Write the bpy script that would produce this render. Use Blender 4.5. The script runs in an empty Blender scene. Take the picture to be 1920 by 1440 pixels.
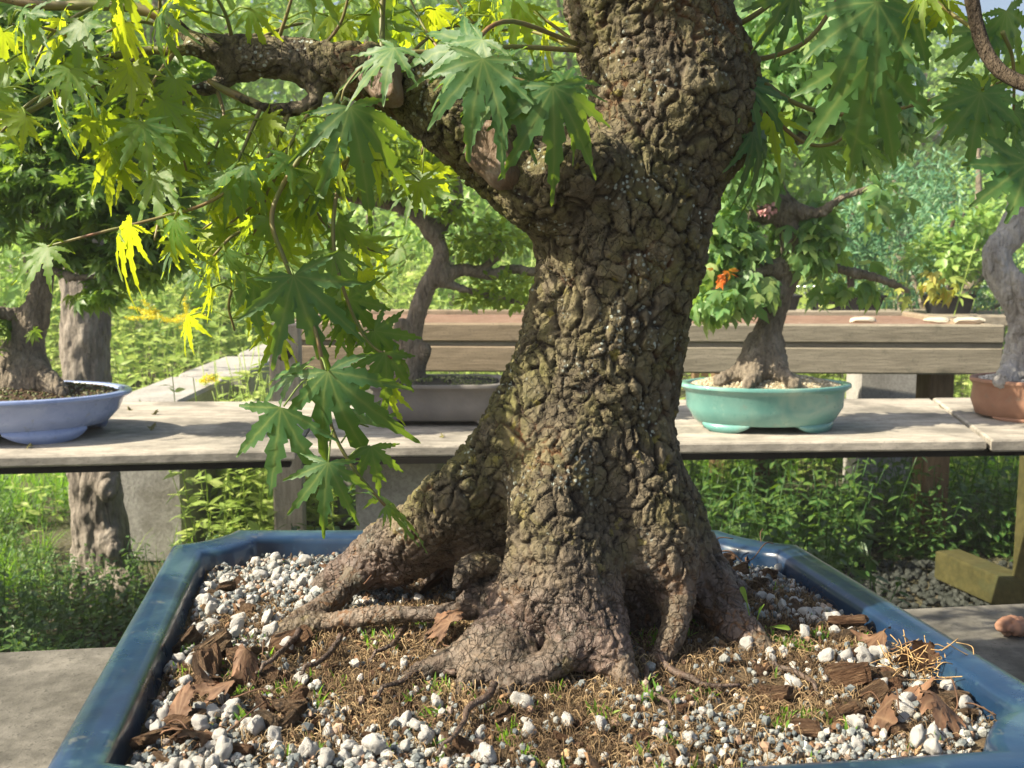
import bpy, math, random
import numpy as np
from mathutils import Vector
R = np.random.RandomState(7); random.seed(7)
SC = bpy.context.scene
COL = SC.collection

# ------------------------------------------------------------ camera, sky, sun
CAMZ, PITCH, FPX = 1.15, math.radians(7), 1900.0
cam = bpy.data.cameras.new('camera'); cam.sensor_width = 36; cam.lens = 36 * FPX / 1920
cam.clip_start = 0.02; cam.clip_end = 2000
cam.dof.use_dof = True; cam.dof.focus_distance = 0.86; cam.dof.aperture_fstop = 19
camo = bpy.data.objects.new('camera', cam); COL.objects.link(camo)
camo.location = (0, 0, CAMZ); camo.rotation_euler = (math.pi / 2 - PITCH, 0, 0)
SC.camera = camo
SUNV = Vector((-0.72, -0.20, 0.66)).normalized()          # towards the sun
W = bpy.data.worlds.new('World'); SC.world = W; W.use_nodes = True
nt = W.node_tree; sky = nt.nodes.new('ShaderNodeTexSky'); sky.sky_type = 'NISHITA'; sky.sun_disc = False
sky.sun_elevation = math.asin(SUNV.z); sky.sun_rotation = math.atan2(SUNV.x, SUNV.y)
sky.air_density = 1.0; sky.dust_density = 4.0; sky.ozone_density = 1.0
bg = nt.nodes['Background']; nt.links.new(sky.outputs[0], bg.inputs[0]); bg.inputs[1].default_value = 0.085
sl = bpy.data.lights.new('sun', 'SUN'); sl.energy = 5.0; sl.angle = math.radians(0.6); sl.color = (1.0, 0.90, 0.70)
so = bpy.data.objects.new('sun', sl); COL.objects.link(so)
so.rotation_euler = (-SUNV).to_track_quat('-Z', 'Y').to_euler()
SC.view_settings.view_transform = 'Standard'; SC.view_settings.look = 'None'
SC.view_settings.exposure = 1.15; SC.view_settings.gamma = 1.0

# ------------------------------------------------------------ helpers
_f = np.array([0, math.cos(PITCH), -math.sin(PITCH)]); _u = np.array([0, math.sin(PITCH), math.cos(PITCH)])
C0 = np.array([0, 0, CAMZ])
def ray(px, py): return _f + np.array([(px - 960) / FPX, 0, 0]) + (720 - py) / FPX * _u
def at(px, py, Y): v = ray(px, py); return C0 + v * Y / v[1]
def onz(px, py, z): v = ray(px, py); return C0 + v * (z - CAMZ) / v[2]
def nrm(a): return a / np.maximum(np.linalg.norm(a, axis=-1, keepdims=True), 1e-9)

def _h(ix, iy, iz, s):
    n = (ix * 73856093) ^ (iy * 19349663) ^ (iz * 83492791) ^ (s * 2654435761 & 0x7fffffff)
    n = (n ^ (n >> 13)) * 1274126177 & 0x7fffffff
    n = (n ^ (n >> 15)) * 668265263 & 0x7fffffff
    return ((n ^ (n >> 13)) & 0xffffff) / float(0xffffff)
def vnoise(P, s=0):
    i = np.floor(P).astype(np.int64); f = P - i; f = f * f * (3 - 2 * f); r = 0
    for a in (0, 1):
        for b in (0, 1):
            for c in (0, 1):
                w = (f[:, 0] if a else 1 - f[:, 0]) * (f[:, 1] if b else 1 - f[:, 1]) * (f[:, 2] if c else 1 - f[:, 2])
                r = r + w * _h(i[:, 0] + a, i[:, 1] + b, i[:, 2] + c, s)
    return r * 2 - 1
def fbm(P, o=3, s=0):
    r = 0; a = 1.0
    for k in range(o): r = r + a * vnoise(P * 2 ** k, s + k); a *= .5
    return r
def voro(P, s=0):
    i = np.floor(P).astype(np.int64); f1 = np.full(len(P), 9.); f2 = np.full(len(P), 9.); cid = np.zeros(len(P))
    for a in (-1, 0, 1):
        for b in (-1, 0, 1):
            for c in (-1, 0, 1):
                jx, jy, jz = i[:, 0] + a, i[:, 1] + b, i[:, 2] + c
                d = np.sqrt((jx + _h(jx, jy, jz, s) - P[:, 0]) ** 2 + (jy + _h(jx, jy, jz, s + 1) - P[:, 1]) ** 2 + (jz + _h(jx, jy, jz, s + 2) - P[:, 2]) ** 2)
                m = d < f1; f2 = np.where(m, f1, np.minimum(f2, d)); cid = np.where(m, _h(jx, jy, jz, s + 3), cid); f1 = np.where(m, d, f1)
    return f1, f2, cid
def sstep(x, a, b): t = np.clip((x - a) / (b - a), 0, 1); return t * t * (3 - 2 * t)

class Geo:
    """collects vertices, faces and per-vertex attributes of ONE mesh"""
    def __init__(s): s.V = []; s.T = []; s.Q = []; s.A = {}; s.n = 0
    def add(s, V, F, **attr):
        V = np.asarray(V, float).reshape(-1, 3)
        for a in list(s.A) + list(attr):
            if a not in s.A: s.A[a] = [np.zeros(s.n)]
        for a in s.A:
            x = attr.get(a, 0.0); s.A[a].append(np.broadcast_to(np.asarray(x, float), (len(V),)))
        if isinstance(F, tuple): T, Q = F
        else:
            T = [f for f in F if len(f) == 3]; Q = [f for f in F if len(f) == 4]
        if len(T): s.T.append(np.asarray(T, np.int64).reshape(-1, 3) + s.n)
        if len(Q): s.Q.append(np.asarray(Q, np.int64).reshape(-1, 4) + s.n)
        s.V.append(V); s.n += len(V)
    def arrays(s):
        V = np.concatenate(s.V); T = np.concatenate(s.T) if s.T else np.zeros((0, 3), int); Q = np.concatenate(s.Q) if s.Q else np.zeros((0, 4), int)
        return V, T, Q, {a: np.concatenate(x) for a, x in s.A.items()}
    def mesh(s, name, smooth=True):
        V, T, Q, A = s.arrays(); me = bpy.data.meshes.new(name)
        me.vertices.add(len(V)); me.vertices.foreach_set('co', V.astype(np.float32).ravel())
        me.loops.add(3 * len(T) + 4 * len(Q)); me.loops.foreach_set('vertex_index', np.concatenate([T.ravel(), Q.ravel()]).astype(np.int32))
        me.polygons.add(len(T) + len(Q))
        st = np.concatenate([np.arange(len(T)) * 3, 3 * len(T) + np.arange(len(Q)) * 4]).astype(np.int32)
        me.polygons.foreach_set('loop_start', st)
        me.polygons.foreach_set('use_smooth', np.full(len(T) + len(Q), bool(smooth)))
        me.update(calc_edges=True); me.validate()
        for a, x in A.items():
            at_ = me.attributes.new(a, 'FLOAT', 'POINT'); at_.data.foreach_set('value', x.astype(np.float32))
        return me
    def build(s, name, mat, parent=None, smooth=True, origin=None):
        if origin is not None:
            for v in s.V: v -= np.asarray(origin, float)
        o = bpy.data.objects.new(name, s.mesh(name, smooth)); COL.objects.link(o); o.data.materials.append(mat)
        if origin is not None: o.location = origin
        if parent: o.parent = parent
        return o
def tag(o, label=None, cat=None, group=None, kind=None):
    for k, v in (('label', label), ('category', cat), ('group', group), ('kind', kind)):
        if v: o[k] = v
    return o
def empty(name, loc, label, cat, group=None, kind=None):
    o = bpy.data.objects.new(name, None); COL.objects.link(o); o.location = loc; o.empty_display_size = .05
    return tag(o, label, cat, group, kind)
def child(g, name, mat, root, smooth=True):
    """part geometry given in world space, parented to an Empty at its own place"""
    return g.build(name, mat, root, smooth, origin=None) if root is None else _child(g, name, mat, root, smooth)
def _wloc(o):
    v = Vector(o.location)
    while o.parent: o = o.parent; v = v + Vector(o.location)
    return v
def _child(g, name, mat, root, smooth):
    w = np.array(_wloc(root))
    for i in range(len(g.V)): g.V[i] = g.V[i] - w
    o = bpy.data.objects.new(name, g.mesh(name, smooth)); COL.objects.link(o); o.data.materials.append(mat); o.parent = root
    return o
def dup(root, loc, rot=None, scale=None, label=None):
    r = root.copy(); COL.objects.link(r); r.location = loc
    if rot is not None: r.rotation_euler = rot
    if scale is not None: r.scale = scale
    if label: r['label'] = label
    return r

def smooth_path(P, n=6):
    P = np.asarray(P, float); out = []
    Q = np.vstack([2 * P[0] - P[1], P, 2 * P[-1] - P[-2]])
    for i in range(1, len(Q) - 2):
        for k in range(n):
            t = k / n
            out.append(.5 * ((2 * Q[i]) + (-Q[i - 1] + Q[i + 1]) * t + (2 * Q[i - 1] - 5 * Q[i] + 4 * Q[i + 1] - Q[i + 2]) * t * t + (-Q[i - 1] + 3 * Q[i] - 3 * Q[i + 1] + Q[i + 2]) * t ** 3))
    out.append(P[-1]); return np.array(out)
def tube(g, P, rad, n=8, rough=0.0, **attr):
    P = np.asarray(P, float); m = len(P); rad = np.broadcast_to(np.asarray(rad, float), (m,))
    T = nrm(np.gradient(P, axis=0)); a = np.array([0, 0, 1.]) if abs(T[0, 2]) < .9 else np.array([1., 0, 0])
    X = np.zeros((m, 3)); x = nrm(np.cross(T[0], a))
    for i in range(m): x = nrm(x - T[i] * np.dot(x, T[i])); X[i] = x
    Y = np.cross(T, X); th = np.arange(n) * 2 * math.pi / n
    rr = rad[:, None] * np.ones(n)
    if rough:
        rr = rr * (1 + rough * (R.rand(m, n) - .5) * 2)
    V = P[:, None] + rr[..., None] * (np.cos(th)[None, :, None] * X[:, None] + np.sin(th)[None, :, None] * Y[:, None])
    V = np.vstack([V.reshape(-1, 3), P[0], P[-1]]); q = []
    for i in range(m - 1):
        for j in range(n): q.append((i * n + j, i * n + (j + 1) % n, (i + 1) * n + (j + 1) % n, (i + 1) * n + j))
    t = [(m * n, (j + 1) % n, j) for j in range(n)] + [(m * n + 1, (m - 1) * n + j, (m - 1) * n + (j + 1) % n) for j in range(n)]
    g.add(V, (t, q), **attr)
def box(g, c, s, rz=0, bev=0, rot=None, **attr):
    """box centred at c, size s, small bevelled edges"""
    c = np.asarray(c, float); hx, hy, hz = [v / 2 for v in s]; b = min(bev, hx * .9, hy * .9, hz * .9)
    vs = []; idx = {}
    if b <= 0:
        for a in (-1, 1):
            for d in (-1, 1):
                for e in (-1, 1): idx[(a, d, e)] = len(vs); vs.append((a * hx, d * hy, e * hz))
        f = [(0, 1, 3, 2), (4, 6, 7, 5), (0, 4, 5, 1), (2, 3, 7, 6), (0, 2, 6, 4), (1, 5, 7, 3)]
    else:
        for ax in range(3):
            for a in (-1, 1):
                for d in (-1, 1):
                    for e in (-1, 1):
                        p = [a * hx, d * hy, e * hz]; q = [a * (hx - b), d * (hy - b), e * (hz - b)]; q[ax] = p[ax]
                        idx[(ax, a, d, e)] = len(vs); vs.append(q)
        f = []
        S = [(-1, -1), (1, -1), (1, 1), (-1, 1)]
        for sg in (-1, 1):
            A = [idx[(0, sg, a, d)] for a, d in S]; B = [idx[(1, a, sg, d)] for a, d in S]; Cc = [idx[(2, a, d, sg)] for a, d in S]
            f += [tuple(A if sg > 0 else A[::-1]), tuple(B[::-1] if sg > 0 else B), tuple(Cc if sg > 0 else Cc[::-1])]
        def q4(k): f.append(tuple(k))
        for a in (-1, 1):
            for d in (-1, 1):
                k = [idx[(0, a, d, -1)], idx[(0, a, d, 1)], idx[(1, a, d, 1)], idx[(1, a, d, -1)]]; q4(k if a * d < 0 else k[::-1])
                k = [idx[(0, a, -1, d)], idx[(0, a, 1, d)], idx[(2, a, 1, d)], idx[(2, a, -1, d)]]; q4(k if a * d > 0 else k[::-1])
                k = [idx[(1, -1, a, d)], idx[(1, 1, a, d)], idx[(2, 1, a, d)], idx[(2, -1, a, d)]]; q4(k if a * d < 0 else k[::-1])
                for e in (-1, 1):
                    k = [idx[(0, a, d, e)], idx[(1, a, d, e)], idx[(2, a, d, e)]]; f.append(tuple(k if a * d * e > 0 else k[::-1]))
    V = np.array(vs, float)
    if rot is not None: V = V @ np.asarray(rot).T
    cz, sz = math.cos(rz), math.sin(rz); V = V @ np.array([[cz, sz, 0], [-sz, cz, 0], [0, 0, 1]])
    g.add(V + c, f, **attr)
def prism(g, poly, z0, z1, bev=.003, **attr):
    """horizontal slab over a 4-corner polygon (counter-clockwise), bevelled"""
    P = np.asarray(poly, float)[:, :2]; c = P.mean(0)
    ins = c + (P - c) * (1 - bev / np.linalg.norm(P - c, axis=1, keepdims=True) * 1.4)
    L = [(ins, z0), (P, z0 + bev), (P, z1 - bev), (ins, z1)]; n = len(P)
    V = np.vstack([np.c_[a, np.full(n, z)] for a, z in L]); f = []
    for k in range(3):
        for j in range(n): f.append((k * n + j, k * n + (j + 1) % n, (k + 1) * n + (j + 1) % n, (k + 1) * n + j))
    f.append(tuple(range(n))[::-1]); f.append(tuple(3 * n + j for j in range(n)))
    g.add(V, f, **attr)
def inst(g, tmpl, pos, M, **attr):
    """many copies of a template (V,T,Q,A) with 3x3 matrices M (columns = x,y,z axes * scale)"""
    V, T, Q, A = tmpl; n = len(pos)
    if n == 0: return
    P = np.einsum('nij,vj->nvi', M, V) + np.asarray(pos)[:, None]
    off = (np.arange(n) * len(V))[:, None, None]
    at_ = {a: np.tile(x, n) for a, x in A.items()}
    for a, x in attr.items(): at_[a] = np.repeat(np.broadcast_to(np.asarray(x, float), (n,)), len(V)) 
    g.add(P.reshape(-1, 3), ((T[None] + off).reshape(-1, 3) if len(T) else [], (Q[None] + off).reshape(-1, 4) if len(Q) else []), **at_)
def frames(tip, nor, scale):
    y = nrm(np.asarray(tip, float)); z = np.asarray(nor, float); z = nrm(z - y * (z * y).sum(-1, keepdims=True)); x = np.cross(y, z)
    return np.stack([x, y, z], -1) * np.asarray(scale, float).reshape(-1, 1, 1)
def rdir(n): return nrm(R.randn(n, 3))

# ------------------------------------------------------------ materials
class NB:
    def __init__(s, name):
        s.m = bpy.data.materials.new(name); s.m.use_nodes = True; s.t = s.m.node_tree; s.N = s.t.nodes; s.L = s.t.links
        s.p = s.N['Principled BSDF']; s.out = s.N['Material Output']
    def n(s, t, **kw):
        x = s.N.new(t)
        for k, v in kw.items(): setattr(x, k, v)
        return x
    def put(s, sock, v):
        if isinstance(v, bpy.types.NodeSocket): s.L.new(v, sock)
        elif isinstance(v, (tuple, list)) and len(v) == 3 and sock.type == 'RGBA': sock.default_value = (*v, 1)
        else: sock.default_value = v
    def co(s, scale=(1, 1, 1)):
        if not hasattr(s, 'tc'): s.tc = s.n('ShaderNodeTexCoord')
        mp = s.n('ShaderNodeMapping'); mp.inputs['Scale'].default_value = scale; s.L.new(s.tc.outputs['Object'], mp.inputs[0]); return mp.outputs[0]
    def noise(s, sc, det=3, rough=.5, st=(1, 1, 1), dist=0):
        x = s.n('ShaderNodeTexNoise'); x.inputs['Scale'].default_value = sc; x.inputs['Detail'].default_value = det; x.inputs['Roughness'].default_value = rough; x.inputs['Distortion'].default_value = dist
        s.L.new(s.co(st), x.inputs['Vector']); return x.outputs[0]
    def vor(s, sc, feat='F1', st=(1, 1, 1)):
        x = s.n('ShaderNodeTexVoronoi', feature=feat); x.inputs['Scale'].default_value = sc; s.L.new(s.co(st), x.inputs['Vector']); return x.outputs['Distance']
    def attr(s, a): x = s.n('ShaderNodeAttribute', attribute_name=a); return x.outputs['Fac']
    def ramp(s, v, *st):
        x = s.n('ShaderNodeValToRGB'); e = x.color_ramp.elements; s.put(x.inputs[0], v)
        while len(e) < len(st): e.new(.5)
        for k, (p, c) in enumerate(st): e[k].position = p; e[k].color = (*(c if isinstance(c, tuple) else (c, c, c)), 1)
        return x.outputs[0]
    def mix(s, f, a, b, bt='MIX'):
        x = s.n('ShaderNodeMix', data_type='RGBA', blend_type=bt); s.put(x.inputs[0], f); s.put(x.inputs[6], a); s.put(x.inputs[7], b); return x.outputs[2]
    def math(s, op, a, b=0.0):
        x = s.n('ShaderNodeMath', operation=op); s.put(x.inputs[0], a); s.put(x.inputs[1], b); return x.outputs[0]
    def bump(s, h, strength=.4, dist=.002, prev=None):
        x = s.n('ShaderNodeBump'); x.inputs['Strength'].default_value = strength; x.inputs['Distance'].default_value = dist; s.put(x.inputs['Height'], h)
        if prev is not None: s.L.new(prev, x.inputs['Normal'])
        return x.outputs[0]
    def fin(s, col, rough=.6, spec=.4, nor=None, coat=0, metal=0):
        s.put(s.p.inputs['Base Color'], col); s.put(s.p.inputs['Roughness'], rough); s.put(s.p.inputs['Specular IOR Level'], spec)
        if nor is not None: s.L.new(nor, s.p.inputs['Normal'])
        if coat: s.p.inputs['Coat Weight'].default_value = coat; s.p.inputs['Coat Roughness'].default_value = .08
        s.p.inputs['Metallic'].default_value = metal
        return s.m
def leaf_mat(name, ca, cb, cc=None, tr=.45, tcol=(.45, .62, .03), rough=.42, spec=.5, vein=(.30, .36, .10), spots=True):
    b = NB(name); r = b.attr('rnd')
    base = b.ramp(r, (0, ca), (.72, cb), (1, cc or cb))
    base = b.mix(b.math('MULTIPLY', b.ramp(b.noise(28, 2), (.35, 0.), (.7, 1.)), .35), base, b.mix(.5, base, (.20, .24, .04)))
    v = b.math('POWER', b.attr('vein'), 6.0); base = b.mix(b.math('MULTIPLY', v, .5), base, vein)
    if spots: base = b.mix(b.ramp(b.noise(160, 2), (.74, 0.), (.78, .8)), base, (.10, .05, .02))
    m = b.fin(base, rough, spec, b.bump(b.noise(220, 2), .25, .001))
    t = b.n('ShaderNodeBsdfTranslucent'); tc = b.mix(r, b.mix(.5, tcol, (.25, .45, .02)), tcol); b.put(t.inputs[0], b.mix(b.math('MULTIPLY', v, .5), tc, (.25, .3, .03)))
    mx = b.n('ShaderNodeMixShader'); mx.inputs[0].default_value = tr
    b.L.new(b.p.outputs[0], mx.inputs[1]); b.L.new(t.outputs[0], mx.inputs[2]); b.L.new(mx.outputs[0], b.out.inputs[0])
    return m
M = {}
M['maple'] = leaf_mat('maple_leaf', (.035, .12, .05), (.08, .20, .035), (.20, .27, .03), .50, (.70, .80, .025), rough=.48, spec=.35)
M['maple_top_shaded'] = leaf_mat('maple_leaf_top_shaded', (.035, .11, .045), (.06, .16, .045), (.11, .20, .04), .32, (.40, .58, .04), rough=.48, spec=.35)  # upper leaf sides, colour darkened to hold the canopy's shade
M['maple_dark'] = leaf_mat('dark_maple_leaf', (.03, .09, .02), (.06, .16, .03), (.15, .22, .03), .38, (.40, .62, .04))
M['trident'] = leaf_mat('trident_leaf', (.08, .21, .08), (.18, .33, .13), (.32, .40, .13), .38, (.5, .75, .12))
M['oval'] = leaf_mat('oval_leaf', (.05, .13, .02), (.10, .20, .03), (.25, .32, .03), .45, (.6, .75, .05))
M['weed'] = leaf_mat('weed_leaf', (.018, .07, .025), (.04, .12, .03), (.09, .17, .03), .28, (.22, .42, .03))
M['meadow'] = leaf_mat('meadow_leaf', (.22, .34, .07), (.36, .48, .13), (.56, .60, .22), .38, (.7, .85, .22))
M['grass'] = leaf_mat('grass_blade', (.06, .18, .02), (.12, .28, .03), (.26, .34, .08), .4, (.4, .75, .05))
M['wood_tree'] = leaf_mat('far_leaf', (.08, .20, .04), (.16, .31, .07), (.28, .42, .10), .40, (.50, .75, .12), spots=False)
M['wood_tree2'] = leaf_mat('far_pale_leaf', (.15, .30, .07), (.26, .42, .12), (.38, .52, .16), .40, (.65, .9, .22), spots=False)
M['needle'] = leaf_mat('pine_needle', (.05, .18, .11), (.10, .27, .16), (.18, .32, .16), .25, (.15, .4, .15), spots=False)
M['yellow'] = leaf_mat('goldenrod_flower', (.86, .68, .01), (.92, .78, .01), (.95, .84, .03), .3, (.95, .85, .05), spots=False, vein=(.8, .6, .02))
M['orange'] = leaf_mat('orange_leaf', (.55, .08, .01), (.65, .14, .02), (.7, .25, .04), .3, (.9, .25, .03), spots=False, vein=(.6, .2, .02))
M['pink'] = leaf_mat('pink_flower', (.6, .25, .3), (.7, .35, .4), (.75, .45, .45), .3, (.8, .4, .4), spots=False, vein=(.6, .3, .3))
M['fall'] = leaf_mat('turning_leaf', (.24, .34, .08), (.44, .42, .10), (.58, .36, .12), .4, (.8, .65, .08))

def bark_mat():
    b = NB('furrowed_bark'); cr = b.attr('crack'); low = b.attr('low'); ce = b.attr('cell')
    n1 = b.noise(22, 4, .6); n2 = b.noise(130, 4, .65); n3 = b.noise(500, 3, .7)
    up = b.ramp(n1, (.28, (.050, .039, .025)), (.45, (.115, .092, .055)), (.56, (.13, .113, .044)), (.72, (.21, .165, .085)))
    up = b.mix(b.math('MULTIPLY', ce, .5), up, (.23, .19, .13))
    up = b.mix(b.ramp(b.noise(9, 5, .65), (.50, 0.), (.64, .75)), up, (.15, .145, .035))
    lo = b.ramp(n1, (.3, (.045, .028, .022)), (.5, (.115, .076, .058)), (.7, (.22, .155, .12)))
    lo = b.mix(b.math('MULTIPLY', ce, .45), lo, (.22, .175, .15))
    c = b.mix(low, up, lo)
    c = b.mix(b.math('MULTIPLY', b.ramp(n2, (.35, 1.), (.6, 0.)), .75), c, b.mix(.6, c, (.03, .025, .018)))
    crk = b.ramp(b.noise(11, 2), (.54, (.030, .022, .014)), (.66, (.15, .075, .032)))
    c = b.mix(b.ramp(cr, (.20, 1.), (.74, 0.)), c, crk)
    wv = b.n('ShaderNodeVectorMath', operation='ADD'); nn_ = b.n('ShaderNodeTexNoise'); nn_.inputs['Scale'].default_value = 70; b.L.new(b.co(), nn_.inputs['Vector'])
    sc_ = b.n('ShaderNodeVectorMath', operation='SCALE'); b.L.new(nn_.outputs['Color'], sc_.inputs[0]); sc_.inputs['Scale'].default_value = .012; b.L.new(b.co(), wv.inputs[0]); b.L.new(sc_.outputs[0], wv.inputs[1])
    ve_ = b.n('ShaderNodeTexVoronoi', feature='DISTANCE_TO_EDGE'); ve_.inputs['Scale'].default_value = 120; b.L.new(wv.outputs[0], ve_.inputs['Vector']); fine = b.ramp(b.math('ADD', ve_.outputs['Distance'], b.math('MULTIPLY', b.ramp(b.noise(40, 3), (.45, 0.), (.65, 1.)), .10)), (.02, 0.), (.09, 1.))
    c = b.mix(b.math('MULTIPLY', b.math('SUBTRACT', 1.0, fine), b.math('ADD', .22, b.math('MULTIPLY', low, .28))), c, (.035, .026, .018))
    # lichen: pale specks in patches on plate tops
    sp = b.math('MULTIPLY', b.ramp(b.vor(210), (.20, 1.), (.34, 0.)), b.ramp(b.noise(26, 3), (.55, 0.), (.64, 1.)))
    sp = b.math('MULTIPLY', sp, b.math('SUBTRACT', 1.0, low))
    c = b.mix(b.math('MULTIPLY', sp, .85), c, (.42, .47, .42))
    c = b.mix(b.math('MULTIPLY', b.ramp(b.noise(55, 3), (.66, 0.), (.72, .8)), b.math('SUBTRACT', 1.0, low)), c, (.26, .22, .05))
    nor = b.bump(fine, .8, .003); nor = b.bump(n2, .75, .004, nor); nor = b.bump(n3, .6, .0015, nor); nor = b.bump(b.vor(330, 'F1', (1, 1, .6)), .45, .0015, nor)
    rg = b.ramp(low, (0, .85), (1, .46))
    return b.fin(c, rg, .4, nor)
M['bark'] = bark_mat()
def simple_bark(name, a, c, d, sc=30):
    b = NB(name); n = b.noise(sc, 6, .75, (1, 1, .35)); col = b.ramp(n, (.3, a), (.5, c), (.7, d))
    col = b.mix(b.ramp(b.noise(sc * 2.4, 5, .75, (1, 1, .22), .8), (.56, 0.), (.66, .75)), col, tuple(x * .35 for x in a))
    return b.fin(col, .8, .25, b.bump(n, 1., .02, b.bump(b.noise(sc * 6, 4, .7, (1, 1, .4)), .8, .006)))
M['bark_grey'] = simple_bark('grey_bark', (.10, .08, .06), (.24, .20, .15), (.42, .36, .29))
M['bark_log'] = simple_bark('weathered_log', (.11, .095, .08), (.27, .235, .195), (.42, .375, .32), 22)
M['bark_dark'] = simple_bark('dark_bark', (.04, .03, .02), (.08, .06, .04), (.13, .10, .07))
M['deadwood'] = simple_bark('silver_deadwood', (.22, .20, .19), (.42, .40, .38), (.6, .58, .56), 24)
M['twig'] = (lambda b: b.fin(b.ramp(b.noise(35, 2), (.35, (.14, .16, .04)), (.6, (.20, .15, .06)), (.75, (.22, .09, .05))), .5, .4))(NB('green_twig'))
M['stem_green'] = (lambda b: b.fin(b.ramp(b.noise(20, 2), (.35, (.10, .16, .03)), (.7, (.20, .20, .06))), .6, .3))(NB('weed_stem'))

def glaze(name, a, c, streak, rough=.18):
    b = NB(name); n = b.noise(9, 4, .6, (1, 1, 1), .6); col = b.ramp(n, (.3, a), (.55, c), (.72, streak))
    col = b.mix(b.ramp(b.noise(70, 3, .7), (.60, 0.), (.74, .5)), col, streak)
    col = b.mix(b.ramp(b.noise(30, 4, .7), (.62, 0.), (.70, .35)), col, (.20, .19, .15))
    return b.fin(col, b.ramp(b.noise(40, 3), (.3, rough), (.8, rough + .22)), .5, b.bump(b.noise(60, 3), .12, .003), coat=.5)
M['blue_glaze'] = glaze('blue_glaze', (.007, .017, .046), (.012, .038, .085), (.06, .12, .15), .24)
M['cyan_glaze'] = glaze('turquoise_glaze', (.09, .26, .235), (.15, .34, .30), (.30, .44, .36), .25)
M['lilac_glaze'] = glaze('lilac_blue_glaze', (.22, .29, .54), (.29, .37, .62), (.36, .44, .68), .22)
def clay(name, a, c, dirt=(.2, .17, .13)):
    b = NB(name); col = b.ramp(b.noise(12, 4, .6), (.3, a), (.7, c)); col = b.mix(b.ramp(b.noise(45, 4, .7), (.56, 0.), (.7, .6)), col, dirt)
    return b.fin(col, .7, .35, b.bump(b.noise(150, 3), .3, .002))
M['grey_clay'] = clay('grey_clay', (.13, .12, .11), (.20, .185, .17))
M['brown_clay'] = clay('brown_clay', (.22, .11, .07), (.36, .20, .13))
M['black_plastic'] = clay('black_plastic', (.012, .012, .014), (.03, .03, .032), (.07, .06, .05))
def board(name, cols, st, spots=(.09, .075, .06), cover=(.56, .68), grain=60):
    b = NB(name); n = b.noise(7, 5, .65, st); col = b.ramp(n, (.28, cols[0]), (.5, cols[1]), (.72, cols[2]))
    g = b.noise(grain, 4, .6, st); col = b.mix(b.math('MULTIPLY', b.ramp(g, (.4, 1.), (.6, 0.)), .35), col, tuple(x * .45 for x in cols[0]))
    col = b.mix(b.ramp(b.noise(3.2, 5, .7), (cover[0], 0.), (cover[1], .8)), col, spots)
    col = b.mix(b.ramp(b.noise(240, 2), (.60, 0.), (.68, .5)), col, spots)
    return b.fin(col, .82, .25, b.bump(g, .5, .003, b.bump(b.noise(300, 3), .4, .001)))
M['bench_wood'] = board('weathered_board', ((.24, .22, .19), (.44, .40, .34), (.58, .52, .44)), (.35, 1.6, 1), (.15, .14, .12), (.46, .60))
M['bench_edge'] = board('board_edge', ((.20, .17, .13), (.33, .29, .23), (.42, .36, .27)), (.5, 1, 1), (.4, .25, .06), (.62, .72))
M['beam'] = board('timber_beam', ((.21, .165, .11), (.29, .23, .16), (.36, .29, .21)), (.25, 1, 3), (.05, .045, .035), (.60, .74), 40)
M['beam_end'] = board('timber_beam_grey', ((.20, .175, .13), (.28, .25, .19), (.35, .31, .24)), (.25, 1, 3), (.05, .055, .04), (.56, .72), 40)
M['post'] = board('timber_post', ((.34, .28, .21), (.48, .41, .32), (.56, .49, .40)), (2, 2, .3), (.12, .09, .06), (.62, .75), 50)
M['post_brown'] = board('brown_post', ((.12, .075, .04), (.20, .13, .07), (.27, .18, .10)), (2, 2, .3), (.05, .045, .03), (.58, .72), 50)
M['concrete'] = board('concrete', ((.30, .29, .27), (.40, .385, .36), (.48, .465, .43)), (1, 1, 1), (.15, .14, .11), (.58, .75), 90)
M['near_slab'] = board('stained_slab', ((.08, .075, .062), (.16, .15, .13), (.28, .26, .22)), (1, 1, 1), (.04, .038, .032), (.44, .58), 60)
M['green_timber'] = board('mossy_timber', ((.04, .04, .012), (.075, .068, .022), (.10, .09, .035)), (.4, 1, 1), (.06, .07, .03), (.6, .74), 50)
M['mortar_soil'] = clay('trough_soil', (.16, .09, .06), (.26, .16, .11), (.45, .40, .34))
M['stone_pale'] = clay('pale_stone', (.42, .38, .28), (.58, .53, .42), (.25, .22, .15))
M['metal'] = NB('galvanised_wire').fin((.35, .38, .36), .4, .5, metal=.8)
M['dark_gap'] = NB('dark_batten').fin((.02, .018, .015), .9, .1)

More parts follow.
